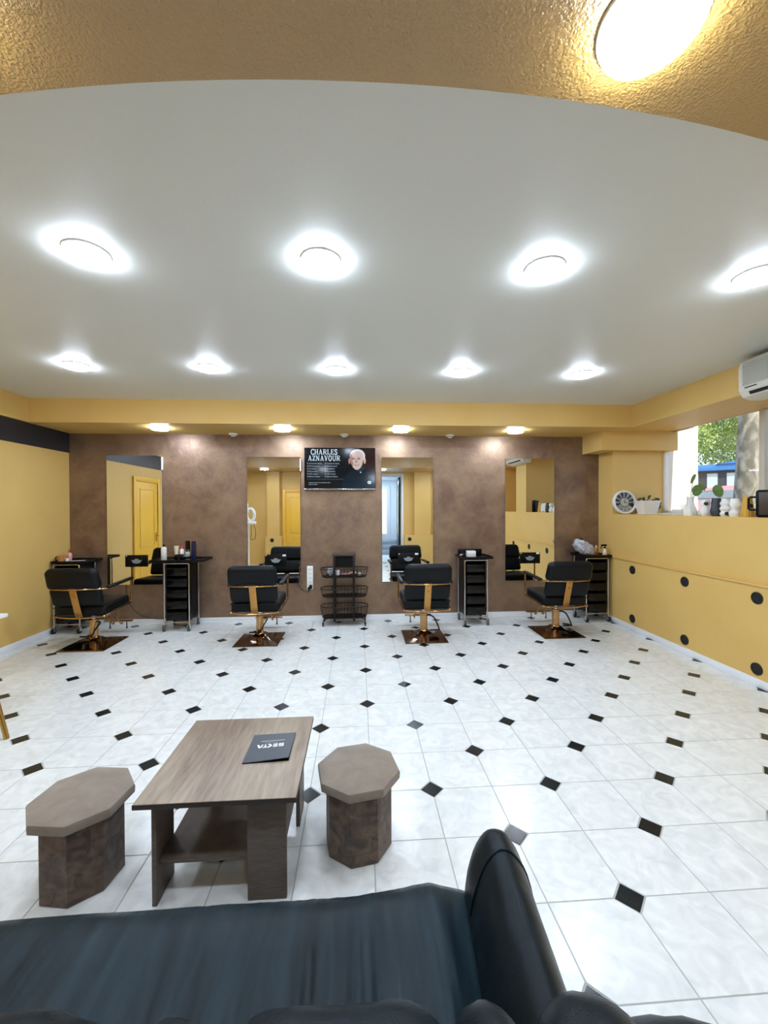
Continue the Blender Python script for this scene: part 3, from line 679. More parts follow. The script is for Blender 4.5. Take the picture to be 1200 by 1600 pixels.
# ------------------------------------------------------------------ styling chairs (facing the mirrors, +Y)
def make_chair(label, loc, side):
    t = thing('styling_chair', label, 'chair', loc, 0, 'styling chairs')
    a = math.radians(17.6); tilt = RX(a)
    # base: shallow mirror-polished pyramid
    mb = MB(); s = 0.245
    rings = []
    for h, r, z in ((s, 0, 0.0), (s+0.002, 0, 0.006), (s-0.004, 0, 0.013), (0.17, 0, 0.026), (0.085, 0, 0.052), (0.045, 0, 0.088)):
        rings.append([(-h, -h, z), (h, -h, z), (h, h, z), (-h, h, z)])
    mb.loft(rings); part('base_plate', mb, 'bronze_mirror', t, smooth=25)
    part('column', MB().lathe([(0.06, 0.068), (0.052, 0.09), (0.043, 0.10), (0.043, 0.262), (0.047, 0.266), (0.047, 0.285), (0.03, 0.288)], 24), 'rose_gold', t)
    part('piston', MB().cyl((0, 0, 0.28), (0, 0, 0.37), 0.02, n=16), 'chrome', t)
    mb = MB(); mb.b2(-0.13, 0.13, -0.13, 0.15, 0.365, 0.382, 0.004); part('seat_plate', mb, 'rose_gold', t)
    # seat
    se = part('seat', MB().box((0, 0.01, 0.445), (0.525, 0.50, 0.12), 0.04, 4, RX(math.radians(3))), 'black_leather', t)
    part('piping', MB().tube(smooth_path([(-0.262, 0.20, 0.494), (-0.262, -0.19, 0.474), (-0.24, -0.232, 0.470), (0, -0.246, 0.466), (0.24, -0.232, 0.470), (0.262, -0.19, 0.474), (0.262, 0.20, 0.494)], 5), 0.005, 6), 'black_leather', se)
    # back: two stacked pads
    part('backrest', MB().box((0, -0.262, 0.600), (0.51, 0.085, 0.205), 0.036, 4, tilt), 'black_leather', t, label='lower back pad')
    def bulge(p): return p
    up = MB().box((0, 0, 0), (0.535, 0.105, 0.235), 0.05, 5)
    up.v = [(x*(1-0.10*max(0, z/0.117)**2), y-0.014*(1-(x/0.27)**2), z) for x, y, z in up.v]
    up.xf(Matrix.Translation((0, -0.325, 0.800)) @ tilt); part('headrest', up, 'black_leather', t, label='upper back pad')
    # gold strip up the back with two screws
    st = part('back_strip', MB().box((0, -0.292, 0.535), (0.074, 0.008, 0.335), 0.002, 2, tilt), 'gold_plate', t, label='flat gold strip')
    for z in (0.60, 0.665):
        y = -0.297-(z-0.535)*math.tan(a)
        part('screw', MB().cyl((0, y-0.010, z-0.003), (0, y, z), 0.009, 0.011, 12), 'rose_gold', st)
    # side frames with arms
    for sd in (-1, 1):
        fr = part('arm_frame', MB().tube([(sd*0.255, -0.235, 0.378), (sd*0.268, -0.20, 0.384), (sd*0.278, 0.225, 0.418), (sd*0.278, 0.238, 0.424), (sd*0.278, 0.243, 0.44), (sd*0.278, 0.243, 0.688)], 0.011, 10), 'rose_gold', t)
        part('frame_cap', MB().ell((sd*0.255, -0.237, 0.378), (0.017, 0.017, 0.017), 1, 12, 8), 'rose_gold', fr)
        part('armrest', MB().box((sd*0.278, 0.03, 0.694), (0.052, 0.47, 0.03), 0.012, 3, RX(math.radians(2.5))), 'black_leather', t)
        part('arm_joint', MB().box((sd*0.272, -0.215, 0.676), (0.022, 0.05, 0.02), 0.004), 'black_metal', t)
    part('back_rail', MB().tube(smooth_path([(-0.285, -0.235, 0.674), (-0.24, -0.31, 0.684), (-0.12, -0.372, 0.69), (0, -0.385, 0.69), (0.12, -0.372, 0.69), (0.24, -0.31, 0.684), (0.285, -0.235, 0.674)], 5), 0.008, 8), 'rose_gold', t)
    part('seat_rail', MB().tube(smooth_path([(-0.255, -0.235, 0.378), (-0.13, -0.262, 0.37), (0, -0.268, 0.366), (0.13, -0.262, 0.37), (0.255, -0.235, 0.378)], 5), 0.009, 8), 'rose_gold', t)
    # footrest
    mb = MB()
    for x in (-0.05, 0.05): mb.tube(smooth_path([(x, 0.16, 0.372), (x, 0.28, 0.34), (x, 0.37, 0.20), (x, 0.42, 0.125), (x, 0.455, 0.105), (x, 0.47, 0.128)], 5), 0.008, 8)
    fr = part('footrest', mb, 'rose_gold', t)
    part('foot_bar', MB().box((0, 0.47, 0.137), (0.34, 0.05, 0.018), 0.008, 3), 'rose_gold', fr)
    mb = MB()
    for x in (-0.10, 0.10):
        mb.cyl((x, 0.47, 0.13), (x, 0.47, 0.055), 0.006, n=8); mb.cyl((x, 0.47, 0.055), (x, 0.47, 0.045), 0.013, n=12)
    part('foot_stop', mb, 'black_metal', fr)
    # pump lever
    if side > 0: pts = [(0.03, -0.02, 0.262), (0.075, -0.03, 0.262), (0.115, -0.035, 0.235), (0.15, -0.04, 0.17), (0.175, -0.045, 0.102), (0.168, -0.05, 0.096), (0.06, -0.06, 0.096)]
    else: pts = [(0.05, -0.01, 0.262), (0.088, -0.03, 0.255), (0.075, -0.055, 0.22), (0.05, -0.066, 0.18), (0.03, -0.07, 0.13), (0.0, -0.07, 0.112), (-0.105, -0.07, 0.11)]
    part('pump_lever', MB().tube(smooth_path(pts, 4), 0.0085, 8), 'black_metal', t)
    return t
make_chair('black styling chair nearest the left wall, on a square bronze base', (-2.985, 4.775, 0), -1)
make_chair('black styling chair beside the power strip, left of the wire cart', (-1.147, 4.798, 0), -1)
make_chair('black styling chair in front of the mirror right of the television', (0.765, 4.765, 0), 1)
make_chair('black styling chair nearest the right wall, before the corner trolley', (2.395, 4.815, 0), 1)

# ------------------------------------------------------------------ salon trolleys
def make_trolley(label, loc, rz, x0, x1, riser, wire='chrome', wheel='rubber_grey'):
    t = thing('salon_trolley', label, 'trolley', loc, rz, 'black salon trolleys')
    for nm, y in (('front_frame', -0.15), ('rear_frame', 0.15)):
        pts = [(-0.15, y, 0.075), (-0.15, y, 0.83)]+[(-0.135-0.015*math.cos(q), y, 0.83+0.015*math.sin(q)) for q in (0.5, 1.0)]+[(-0.135, y, 0.845), (0.135, y, 0.845)]+[(0.135+0.015*math.sin(q), y, 0.83+0.015*math.cos(q)) for q in (0.5, 1.0)]+[(0.15, y, 0.83), (0.15, y, 0.075)]
        f = part(nm, MB().tube(pts, 0.0085, 10), wire, t)
        part('cross_bar', MB().tube([(-0.15, y, 0.11), (0.15, y, 0.11)], 0.007, 8), wire, f)
    for sd in (-1, 1): part('side_panel', MB().b2(sd*0.132-0.006, sd*0.132+0.006, -0.138, 0.142, 0.12, 0.86, 0.003), 'black_plastic', t)
    part('back_panel', MB().b2(-0.126, 0.126, 0.128, 0.138, 0.13, 0.84), 'black_plastic', t)
    part('bottom_shelf', MB().b2(-0.126, 0.126, -0.13, 0.128, 0.125, 0.135), 'black_plastic', t)
    for k in range(5):
        z = 0.15+0.138*k; mb = MB()
        mb.b2(-0.118, 0.118, -0.135, 0.12, z, z+0.006); mb.b2(-0.118, -0.112, -0.135, 0.12, z, z+0.07); mb.b2(0.112, 0.118, -0.135, 0.12, z, z+0.07); mb.b2(-0.118, 0.118, 0.114, 0.12, z, z+0.07)
        d = part('drawer', mb, 'black_plastic', t)
        part('drawer_front', MB().b2(-0.121, 0.121, -0.150, -0.135, z-0.012, z+0.088, 0.006), 'black_gloss', d)
        part('drawer_lip', MB().b2(-0.07, 0.07, -0.158, -0.149, z+0.07, z+0.083, 0.004), 'black_gloss', d)
    mb = MB(); mb.b2(x0, x1, -0.185, 0.17, 0.862, 0.876, 0.004)
    tp = part('top_tray', mb, 'black_plastic', t)
    mb = MB(); mb.b2(x0, x1, -0.185, -0.177, 0.868, 0.892, 0.003); mb.b2(x0, x0+0.008, -0.185, 0.17, 0.868, 0.892, 0.003); mb.b2(x1-0.008, x1, -0.185, 0.17, 0.868, 0.892, 0.003); mb.b2(x0, x1, 0.162, 0.17, 0.868, 0.892, 0.003)
    part('tray_rim', mb, 'black_plastic', tp)
    if riser: part('tool_holder', MB().b2(-0.16, 0.16, 0.09, 0.15, 0.877, 0.965, 0.008), 'black_plastic', t)
    for x in (-0.15, 0.15):
        for y in (-0.15, 0.15):
            mb = MB(); mb.cyl((x, y, 0.076), (x, y, 0.10), 0.011, n=12); mb.b2(x-0.016, x-0.011, y-0.028, y+0.012, 0.028, 0.082, 0.002); mb.b2(x+0.011, x+0.016, y-0.028, y+0.012, 0.028, 0.082, 0.002); mb.b2(x-0.016, x+0.016, y-0.028, y+0.012, 0.076, 0.082, 0.002)
            c = part('caster', mb, wire, t)
            part('wheel', MB().cyl((x-0.0095, y-0.012, 0.037), (x+0.0095, y-0.012, 0.037), 0.0365, n=22), wheel, c)
    return t
make_trolley('black salon trolley in the left back corner, behind the chair', (-3.575, 5.365, 0), 0, -0.165, 0.24, False, wheel='rubber_black')
make_trolley('black salon trolley with spread wings and bottles, beside the left mirror', (-2.265, 5.365, 0), 0, -0.32, 0.33, False)
make_trolley('black salon trolley standing alone between the two right mirrors', (1.513, 5.33, 0), 0.03, -0.19, 0.22, True)
make_trolley('black salon trolley in the right back corner against yellow wall', (3.165, 5.365, 0), 0, -0.2, 0.186, False, wheel='rubber_black')

# ------------------------------------------------------------------ small things on the trolleys
def lathe_thing(name, prof, m, loc, label, cat, group=None, cap=None, capm=None, n=18, band=None):
    o = part(name, MB().lathe(prof, n), m, None, loc=loc); tag(o, label, cat, group)
    if cap: part('cap', MB().lathe(cap, 14), capm, o)
    if band: part('paper_label', MB().lathe([(band[0], band[1]), (band[0], band[2])], n), band[3], o)
    return o
G2 = 'bottles on the trolley beside the left mirror'; zt = 0.8765
lathe_thing('spray_can', [(0.03, 0), (0.033, 0.004), (0.033, 0.15), (0.028, 0.165), (0.012, 0.172)], 'bottle_white', (-2.455, 5.30, zt), 'tall white rounded bottle at the left end of the trolley', 'bottle', G2, [(0.012, 0.17), (0.012, 0.19), (0.006, 0.192), (0.006, 0.205)], 'black_plastic')
lathe_thing('cosmetic_tube', [(0.022, 0), (0.022, 0.06), (0.0225, 0.065), (0.03, 0.16), (0.031, 0.175)], 'bottle_cream', (-2.325, 5.36, zt), 'cream tube standing on its black cap', 'tube', G2, [(0.0235, 0.0005), (0.0235, 0.055)], 'black_plastic')
lathe_thing('dye_bottle', [(0.026, 0), (0.028, 0.01), (0.027, 0.12), (0.018, 0.14)], 'bottle_white', (-2.257, 5.36, zt), 'white bottle with a pointed red nozzle', 'bottle', G2, [(0.019, 0.138), (0.017, 0.155), (0.006, 0.175), (0.003, 0.215)], 'bottle_red')
lathe_thing('spray_can', [(0.026, 0), (0.028, 0.005), (0.028, 0.13)], 'bottle_white', (-2.19, 5.37, zt), 'slim white bottle with a tall black cap', 'bottle', G2, [(0.0285, 0.10), (0.0285, 0.235), (0.024, 0.238)], 'black_gloss')
lathe_thing('spray_can', [(0.028, 0), (0.029, 0.005), (0.029, 0.20), (0.024, 0.205)], 'bottle_navy', (-2.115, 5.37, zt), 'tall navy spray can at right end of bottle row', 'bottle', G2, [(0.026, 0.203), (0.026, 0.232), (0.02, 0.236)], 'bottle_navy')
hd0 = thing('hair_dryer', 'black hair dryer lying before the bottles on the trolley', 'hair dryer', (-2.225, 5.27, zt))
part('barrel', MB().lathe([(0.03, 0), (0.036, 0.02), (0.038, 0.09), (0.03, 0.14), (0.024, 0.19)], 18).xf(Matrix.Translation((-0.08, 0, 0.042)) @ RY(PI/2)), 'black_gloss', hd0)
part('handle', MB().tube(smooth_path([(-0.03, 0, 0.03), (-0.02, -0.03, 0.02), (0.0, -0.10, 0.018)], 4), 0.016, 10), 'black_plastic', hd0)
part('cord', MB().tube([(0.05*math.cos(q)+0.03, 0.05*math.sin(q)*0.6-0.03, 0.006+0.05*(0.5+0.5*math.sin(q))) for q in [k*0.35 for k in range(19)]], 0.004, 6), 'cable_black', hd0)
G1 = 'things on the left corner trolley'
mg = thing('mug', 'tan mug on the trolley in the left corner', 'mug', (-3.68, 5.29, zt), group=G1)
part('cup', MB().lathe([(0.036, 0), (0.042, 0.004), (0.047, 0.075), (0.044, 0.076), (0.039, 0.012), (0.0005, 0.01)], 20), 'mug_tan', mg)
part('handle', MB().tube([(-0.044, 0, 0.062), (-0.066, 0, 0.06), (-0.074, 0, 0.038), (-0.064, 0, 0.018), (-0.042, 0, 0.014)], 0.006, 8), 'black_plastic', mg)
lathe_thing('cosmetic_bottle', [(0.022, 0), (0.026, 0.01), (0.026, 0.08), (0.012, 0.10)], 'bottle_pink', (-3.66, 5.40, zt), 'small pinkish bottle behind the tan mug', 'bottle', G1, [(0.012, 0.10), (0.012, 0.135), (0.008, 0.138)], 'bottle_amber')
lathe_thing('jar', [(0.018, 0), (0.02, 0.003), (0.02, 0.035), (0.014, 0.04)], 'white_plastic', (-3.612, 5.28, zt), 'tiny white jar beside the tan mug', 'jar', G1)
br = thing('comb', 'white comb lying on the left corner trolley', 'comb', (-3.52, 5.33, zt), 0.3, G1)
mb = MB(); mb.b2(-0.08, 0.08, 0.004, 0.018, 0.001, 0.006, 0.001)
for k in range(14): mb.b2(-0.078+0.0115*k, -0.073+0.0115*k, -0.02, 0.004, 0.002, 0.005)
part('comb_body', mb, 'white_plastic', br, smooth=0)
tb = thing('tissue_box', 'small white box on the lone trolley\'s top', 'box', (1.475, 5.27, zt), 0.03)
part('box_body', MB().b2(-0.055, 0.055, -0.045, 0.045, 0.001, 0.082, 0.006), 'white_plastic', tb)
part('opening', MB().b2(-0.03, 0.03, -0.012, 0.012, 0.082, 0.0835, 0.0005), 'print_grey', tb)
cl = thing('hair_clipper', 'silver hair clipper lying left of the white box', 'clipper', (1.375, 5.33, zt), 0.9)
part('clipper_body', MB().ell((0, 0, 0.022), (0.075, 0.02, 0.02), 0.7, 18, 10), 'chrome', cl)
part('blade', MB().b2(0.068, 0.09, -0.018, 0.018, 0.014, 0.026, 0.002), 'ac_grey', cl)
# right corner trolley: wrapped helmet, bottles, spray bottle
G4 = 'bottles on the right corner trolley'
pk = thing('wrapped_bundle', 'clear plastic-wrapped bundle leaning on the right corner trolley', 'bundle', (3.03, 5.27, zt))
def crumple(p):
    nn = noise.noise(Vector((p.x*22, p.y*22, p.z*22)))*0.16 + noise.noise(Vector((p.x*50, p.y*50, p.z*50)))*0.06
    return p*(1+nn)
part('plastic_wrap', MB().ell((-0.02, 0, 0.105), (0.145, 0.10, 0.085), 0.8, 40, 24, RY(math.radians(32)), crumple), 'plastic_wrap', pk, smooth=20)
part('wrapped_tool', MB().ell((-0.03, 0.09, 0.18), (0.06, 0.04, 0.05), 0.8, 18, 10), 'black_gloss', pk, label='black tool head sticking out')
lathe_thing('cosmetic_bottle', [(0.024, 0), (0.027, 0.008), (0.027, 0.11), (0.012, 0.125)], 'bottle_green', (3.135, 5.43, zt), 'green capped pale bottle behind the wrapped bundle', 'bottle', G4, [(0.013, 0.125), (0.013, 0.165), (0.01, 0.168)], 'white_plastic')
lathe_thing('cosmetic_bottle', [(0.026, 0), (0.029, 0.008), (0.029, 0.085), (0.014, 0.10)], 'bottle_wine', (3.175, 5.35, zt), 'wine red bottle with white foot on right trolley', 'bottle', G4, [(0.014, 0.10), (0.014, 0.125), (0.01, 0.128)], 'black_plastic', band=(0.0296, 0.004, 0.02, 'white_plastic'))
lathe_thing('cosmetic_bottle', [(0.022, 0), (0.026, 0.008), (0.026, 0.075), (0.012, 0.095)], 'bottle_amber', (3.225, 5.34, zt), 'amber bottle with a cream pump cap', 'bottle', G4, [(0.013, 0.095), (0.012, 0.125), (0.006, 0.13)], 'bottle_cream')
sp = thing('spray_bottle', 'clear spray bottle with black trigger at the tray\'s right end', 'spray bottle', (3.315, 5.29, zt))
part('bottle', MB().lathe([(0.026, 0.001), (0.03, 0.008), (0.028, 0.05), (0.014, 0.085), (0.011, 0.095)], 18), 'bottle_cream', sp)
mb = MB(); mb.cyl((0, 0, 0.093), (0, 0, 0.115), 0.014, n=14); mb.box((-0.012, 0, 0.135), (0.075, 0.02, 0.026), 0.006); mb.tube([(-0.04, 0, 0.128), (-0.052, 0, 0.11), (-0.05, 0, 0.088)], 0.006, 8)
part('trigger', mb, 'black_plastic', sp)

# ------------------------------------------------------------------ wire cart
ct = thing('wire_cart', 'black three-tier wire basket cart under the television', 'cart', (-0.19, 5.385, 0))
part('top_board', MB().b2(-0.155, 0.155, -0.10, 0.10, 0.905, 0.935, 0.004), 'cart_board', ct)
for sd in (-1, 1):
    part('upright', MB().b2(sd*0.125-0.014, sd*0.125+0.014, -0.105, -0.085, 0.06, 0.905, 0.003), 'black_metal', ct)
    part('upright', MB().b2(sd*0.125-0.014, sd*0.125+0.014, 0.085, 0.105, 0.06, 0.905, 0.003), 'black_metal', ct)
part('back_board', MB().b2(-0.111, 0.111, 0.092, 0.100, 0.74, 0.90), 'black_metal', ct)
def stadium(w, d, z, n=10):
    r = d/2; x = w/2-r
    return [(x+r*math.cos(q), r*math.sin(q), z) for q in [-PI/2+PI*k/n for k in range(n+1)]]+[(-x+r*math.cos(q), r*math.sin(q), z) for q in [PI/2+PI*k/n for k in range(n+1)]]
for zf, zr in ((0.625, 0.735), (0.37, 0.475), (0.095, 0.245)):
    bk = part('basket', MB().prism([p[:2] for p in stadium(0.58, 0.24, 0)], zf, zf+0.012), 'black_metal', ct)
    part('basket_rim', MB().tube(stadium(0.625, 0.27, zr), 0.006, 6, True), 'black_metal', bk)
    mb = MB(); A, B = stadium(0.58, 0.24, zf+0.008, 8), stadium(0.625, 0.27, zr, 8)
    def dense(L):
        o = []
        for i in range(len(L)):
            p, q = Vector(L[i]), Vector(L[(i+1) % len(L)]); m_ = max(1, int((q-p).length/0.04))
            for k in range(m_): o.append(p.lerp(q, k/m_))
        return o
    A2 = dense(B); 
    for p in A2:
        q = Vector((p.x*0.58/0.625, p.y*0.24/0.27, zf+0.008)); mb.cyl(q, p, 0.0025, n=5, cap=False)
    part('basket_wires', mb, 'black_metal', bk, kind='stuff')
for sx_ in (-1, 1):
    for sy in (-1, 1):
        mb = MB(); mb.tube([(sx_*0.22, sy*0.10, 0.095), (sx_*0.265, sy*0.115, 0.085), (sx_*0.272, sy*0.12, 0.04)], 0.007, 8); mb.b2(sx_*0.272-0.012, sx_*0.272+0.012, sy*0.12-0.012, sy*0.12+0.016, 0.03, 0.046, 0.003)
        c = part('caster', mb, 'black_metal', ct)
        part('wheel', MB().cyl((sx_*0.272-0.009, sy*0.12+0.004, 0.0215), (sx_*0.272+0.009, sy*0.12+0.004, 0.0215), 0.021, n=16), 'rubber_black', c)
z1 = 0.638
fo = part('foil_ball', MB().ell((0, 0, 0.05), (0.05, 0.045, 0.05), 1, 16, 10, None, lambda p: p*(1+0.45*noise.noise(Vector((p.x*60, p.y*60, p.z*60))))), 'foil', None, smooth=0, loc=(-0.37, 5.35, z1+0.004)); tag(fo, 'crumpled silver foil in the top basket of the wire cart', 'foil')
lathe_thing('jar', [(0.024, 0), (0.026, 0.003), (0.026, 0.06), (0.02, 0.066)], 'white_plastic', (-0.275, 5.345, z1+0.012), 'white jar in the cart\'s top basket beside the foil', 'jar', None, [(0.027, 0.05), (0.027, 0.068), (0.02, 0.07)], 'white_plastic')
hb = thing('hair_brush', 'pale pink hair brush in the cart\'s top basket', 'brush', (-0.13, 5.36, z1+0.012), 0.15)
part('brush_handle', MB().tube([(-0.10, 0, 0.012), (-0.05, 0, 0.012), (0.0, 0, 0.013), (0.02, 0, 0.013)], 0.009, 8, rad=[0.006, 0.009, 0.008, 0.008]), 'bottle_pink', hb)
part('brush_head', MB().ell((0.055, 0, 0.024), (0.045, 0.024, 0.014), 0.8, 16, 10), 'bottle_pink', hb)
lathe_thing('jar', [(0.02, 0), (0.022, 0.003), (0.022, 0.03), (0.018, 0.034)], 'print_grey', (0.01, 5.36, z1+0.001), 'grey jar in the cart\'s top basket, right end', 'jar', None, [(0.0225, 0.026), (0.0225, 0.036)], 'white_plastic')

# ------------------------------------------------------------------ coffee table
X0, X1, Y0, Y1, ZT = -0.842, -0.242, 1.552, 2.155, 0.43
tbl = thing('coffee_table', 'low grey-brown wooden coffee table with a lower shelf', 'table', ((X0+X1)/2, (Y0+Y1)/2, 0))
hx, hy = (X1-X0)/2, (Y1-Y0)/2
part('table_top', MB().b2(-hx, hx, -hy, hy, ZT-0.022, ZT, 0.0015), 'wood_top', tbl)
part('edge_band', MB().b2(-hx-0.0008, hx+0.0008, -hy-0.0008, hy+0.0008, ZT-0.0205, ZT-0.0025), 'wood_edge', tbl)
ix, iy = 0.255, 0.255; lw, lt = 0.15, 0.018
part('leg', MB().b2(-ix, -ix+lt, -iy, -iy+lw, 0, ZT-0.022, 0.001), 'wood_dark', tbl)
part('leg', MB().b2(ix-lw, ix, -iy, -iy+lt, 0, ZT-0.022, 0.001), 'wood_dark', tbl)
part('leg', MB().b2(ix-lt, ix, iy-lw, iy, 0, ZT-0.022, 0.001), 'wood_dark', tbl)
part('leg', MB().b2(-ix, -ix+lw, iy-lt, iy, 0, ZT-0.022, 0.001), 'wood_dark', tbl)
part('shelf', MB().b2(-ix+lt, ix-lt-0.001, -iy+0.022, iy-lt-0.001, 0.145, 0.163, 0.001), 'wood_dark', tbl)
# brochure, slightly sprung open, upside down for the viewer
bo = thing('brochure', 'dark grey folded brochure with white lettering on the table', 'brochure', (-0.406, 1.882, ZT), math.radians(2.5))
bo.rotation_euler = (0, 0, math.radians(3))
def bz(u, v): return 0.004 + 0.010*max(0, u)**1.5*max(0, 1-v)*1.1
W2, H2 = 0.098, 0.108
for nm, k0 in (('cover', 1.0), ('inner_pages', 0.12)):
    mb = MB(); n = 10; vs = []
    for i in range(n+1):
        for j in range(n+1):
            u, v = i/n, j/n; vs.append((-W2+2*W2*u+0.02*(0.5-v)*-0.5, -H2+2*H2*v, 0.0012+bz(u, v)*k0))
    top = len(vs); vs += [(x, y, z-0.0009) for x, y, z in vs]
    fs = []
    for i in range(n):
        for j in range(n):
            a = i*(n+1)+j; fs.append((a, a+n+1, a+n+2, a+1)); fs.append((top+a, top+a+1, top+a+n+2, top+a+n+1))
    mb.add(vs, fs); part(nm, mb, 'brochure' if k0 == 1.0 else 'black_plastic', bo)
def on_cover(pts, m, nm):
    mb = MB()
    for q in pts:
        vs = []
        for x, y in q:
            # lettering reads from the far side: rotate by half a turn
            X, Y = -x, -y; u = (X+W2)/(2*W2); v = (Y+H2)/(2*H2); vs.append((X, Y, 0.0022+bz(u, v)))
        mb.add(vs, [tuple(range(len(vs)))])
    part(nm, mb, m, bo, smooth=0)
def bar(x0, y0, x1, y1): return [(x0, y0), (x1, y0), (x1, y1), (x0, y1)]
def seg(p, q, t):
    a, b = Vector(p), Vector(q); d = (b-a).normalized(); nn = Vector((-d.y, d.x))*t/2
    return [tuple(a+nn), tuple(b+nn), tuple(b-nn), tuple(a-nn)]
Lh = 0.026; y0 = -0.006-0.012; yt = y0+Lh; th = 0.0062
Q = []
x = -0.058   # S
Q += [bar(x, yt-th, x+0.022, yt), bar(x, y0+Lh/2-th/2, x+0.022, y0+Lh/2+th/2), bar(x, y0, x+0.022, y0+th), bar(x, y0+Lh/2, x+0.006, yt), bar(x+0.016, y0, x+0.022, y0+Lh/2)]
x = -0.031   # E as three bars
Q += [bar(x, yt-th, x+0.02, yt), bar(x, y0+Lh/2-th/2, x+0.02, y0+Lh/2+th/2), bar(x, y0, x+0.02, y0+th)]
x = -0.006   # K as an angle
Q += [seg((x+0.018, yt), (x+0.002, y0+Lh/2), 0.008), seg((x+0.002, y0+Lh/2), (x+0.018, y0), 0.008)]
x = 0.014    # T
Q += [bar(x, yt-th, x+0.022, yt), bar(x+0.008, y0, x+0.014, yt)]
x = 0.037    # A without its bar
Q += [seg((x, y0), (x+0.010, yt), 0.0065), seg((x+0.022, y0), (x+0.011, yt), 0.0085)]
on_cover(Q, 'paper_white', 'lettering')
on_cover([bar(-0.03, -0.030, 0.03, -0.0275), bar(-0.058, -0.048, 0.05, -0.041)], 'print_grey', 'small_print')

# ------------------------------------------------------------------ octagonal stools
def stool(label, cx, cy, a_top, a_base):
    s = thing('octagonal_stool', label, 'stool', (cx, cy, 0), 0, 'octagonal stools')
    oc = lambda r, a: [(r*math.cos(math.radians(a+45*k)), r*math.sin(math.radians(a+45*k))) for k in range(8)]
    mb = MB(); rings = []
    for r, z in ((0.148, 0.0), (0.152, 0.004), (0.152, 0.305)): rings.append([(x, y, z) for x, y in oc(r, a_base)])
    mb.loft(rings); part('stool_body', mb, 'suede_side', s, smooth=20)
    mb = MB(); rings = []
    for r, z in ((0.18, 0.300), (0.19, 0.306), (0.192, 0.332), (0.188, 0.341), (0.178, 0.346), (0.10, 0.353), (0.03, 0.355)): rings.append([(x, y, z) for x, y in oc(r, a_top)])
    mb.loft(rings); part('stool_seat', mb, 'suede_top', s, smooth=35)
stool('brown suede octagonal stool left of the coffee table', -1.152, 1.758, 15.7, 13.7)
stool('brown suede octagonal stool right of the coffee table', -0.006, 1.858, 33.5, 33.3)

# ------------------------------------------------------------------ sofa, seen from behind its back
sf = thing('sofa', 'black leather sofa in the foreground, turned towards the coffee table', 'sofa', (-0.75, 0.72, 0))
ox, oy = -0.75, 0.72
def loc_(p): return (p[0]-ox, p[1]-oy, p[2])
part('sofa_base', MB().b2(-1.40-ox, 0.30-ox, 0.30-oy, 1.12-oy, 0.03, 0.34, 0.02), 'sofa_leather', sf)
# seat: lofted cushion with creases running front to back
mb = MB(); nx, prof0 = 260, [(0.42, 0.36), (0.50, 0.395), (0.58, 0.41), (0.68, 0.418), (0.78, 0.424), (0.88, 0.430), (0.96, 0.434), (1.03, 0.434), (1.085, 0.424), (1.125, 0.400), (1.148, 0.36), (1.155, 0.30), (1.15, 0.22), (1.12, 0.17), (1.0, 0.15), (0.42, 0.15)]
prof = [(y_+0.02, z_+(0.03 if z_ > 0.16 else 0.0)) for y_, z_ in prof0]
rings = []
for i in range(nx+1):
    x = -1.27+1.59*i/nx; ring = []
    edge = max(0, (x-0.20)/0.12) if x > 0.20 else (max(0, (-1.17-x)/0.10) if x < -1.17 else 0)
    bow = -0.012*max(0, min(1, (-0.35-x)/0.6)) + 0.036*max(0, min(1, (x+0.05)/0.35))**1.5
    for k, (y, z) in enumerate(prof):
        wgt = max(0, min(1, (z-0.33)/0.1))
        strength = 0.6+1.1*math.exp(-((x+0.12)/0.42)**2)
        xs = x + 0.10*(y-0.75) + 0.03*noise.noise(Vector((x*3, y*3, 5)))
        cr = -abs(noise.noise(Vector((xs*30, y*1.6, 1.3))))*0.016 + noise.noise(Vector((xs*14, y*1.4, 7.7)))*0.011 + noise.noise(Vector((xs*70, y*3, 3.1)))*0.0025
        fade = max(0.0, min(1.0, (1.06-y)/0.12))
        dz = wgt*cr*strength*(0.12+0.88*fade) + wgt*0.010*noise.noise(Vector((x*2.0, y*3, 9)))
        ring.append(loc_((x, y+bow*max(0, min(1, (y-0.6)/0.5)), z+dz-0.05*edge*wgt)))
    rings.append(ring)
mb.loft(rings); part('seat_cushion', mb, 'sofa_seat', sf, smooth=60)
# arm: a tall padded roll, flaring slightly outwards to the front
def arm_loft(yb, ye, xc, hw, ztop, lean=0.0):
    mb = MB(); rings = []
    N = 34
    for i in range(N+1):
        t = i/N; y = yb+(ye-yb)*t
        d = (ye-y)/0.09; k = math.sqrt(max(0.0, 1-(1-d)**2)) if d < 1 else 1.0
        k = max(k, 0.04); cx = xc(y); ring = []
        w_ = hw*(0.72+0.28*k) if d < 1 else hw
        zt_ = 0.28+(ztop(y)-0.28)*(0.55+0.45*k)
        for q in range(26):
            a = PI*q/25
            px = -math.cos(a)*w_; pz = math.sin(a)
            zz = 0.12 + (zt_-0.12)*(abs(pz)**0.55)
            nn = 0.006*noise.noise(Vector((px*14, y*12, zz*12)))+0.003*noise.noise(Vector((px*40, y*45, zz*20)))
            ring.append(loc_((cx+px*(0.86+0.14*min(1, zz/0.45)), y, zz+nn)))
        rings.append(ring)
    mb.loft(rings); return mb
AXC = lambda y: 0.375+0.10*(y-1.05)
AZT = lambda y: 0.615+0.012*math.sin((y-0.5)*4)
part('armrest', arm_loft(0.44, 1.19, AXC, 0.098, AZT), 'sofa_leather', sf, smooth=60)
part('arm_body', MB().b2(0.285-ox, 0.45-ox, 0.44-oy, 1.12-oy, 0.03, 0.40, 0.03), 'sofa_leather', sf)
part('armrest', arm_loft(0.44, 1.19, lambda y: -1.325-0.10*(y-1.05), 0.098, AZT), 'sofa_leather', sf, smooth=60)
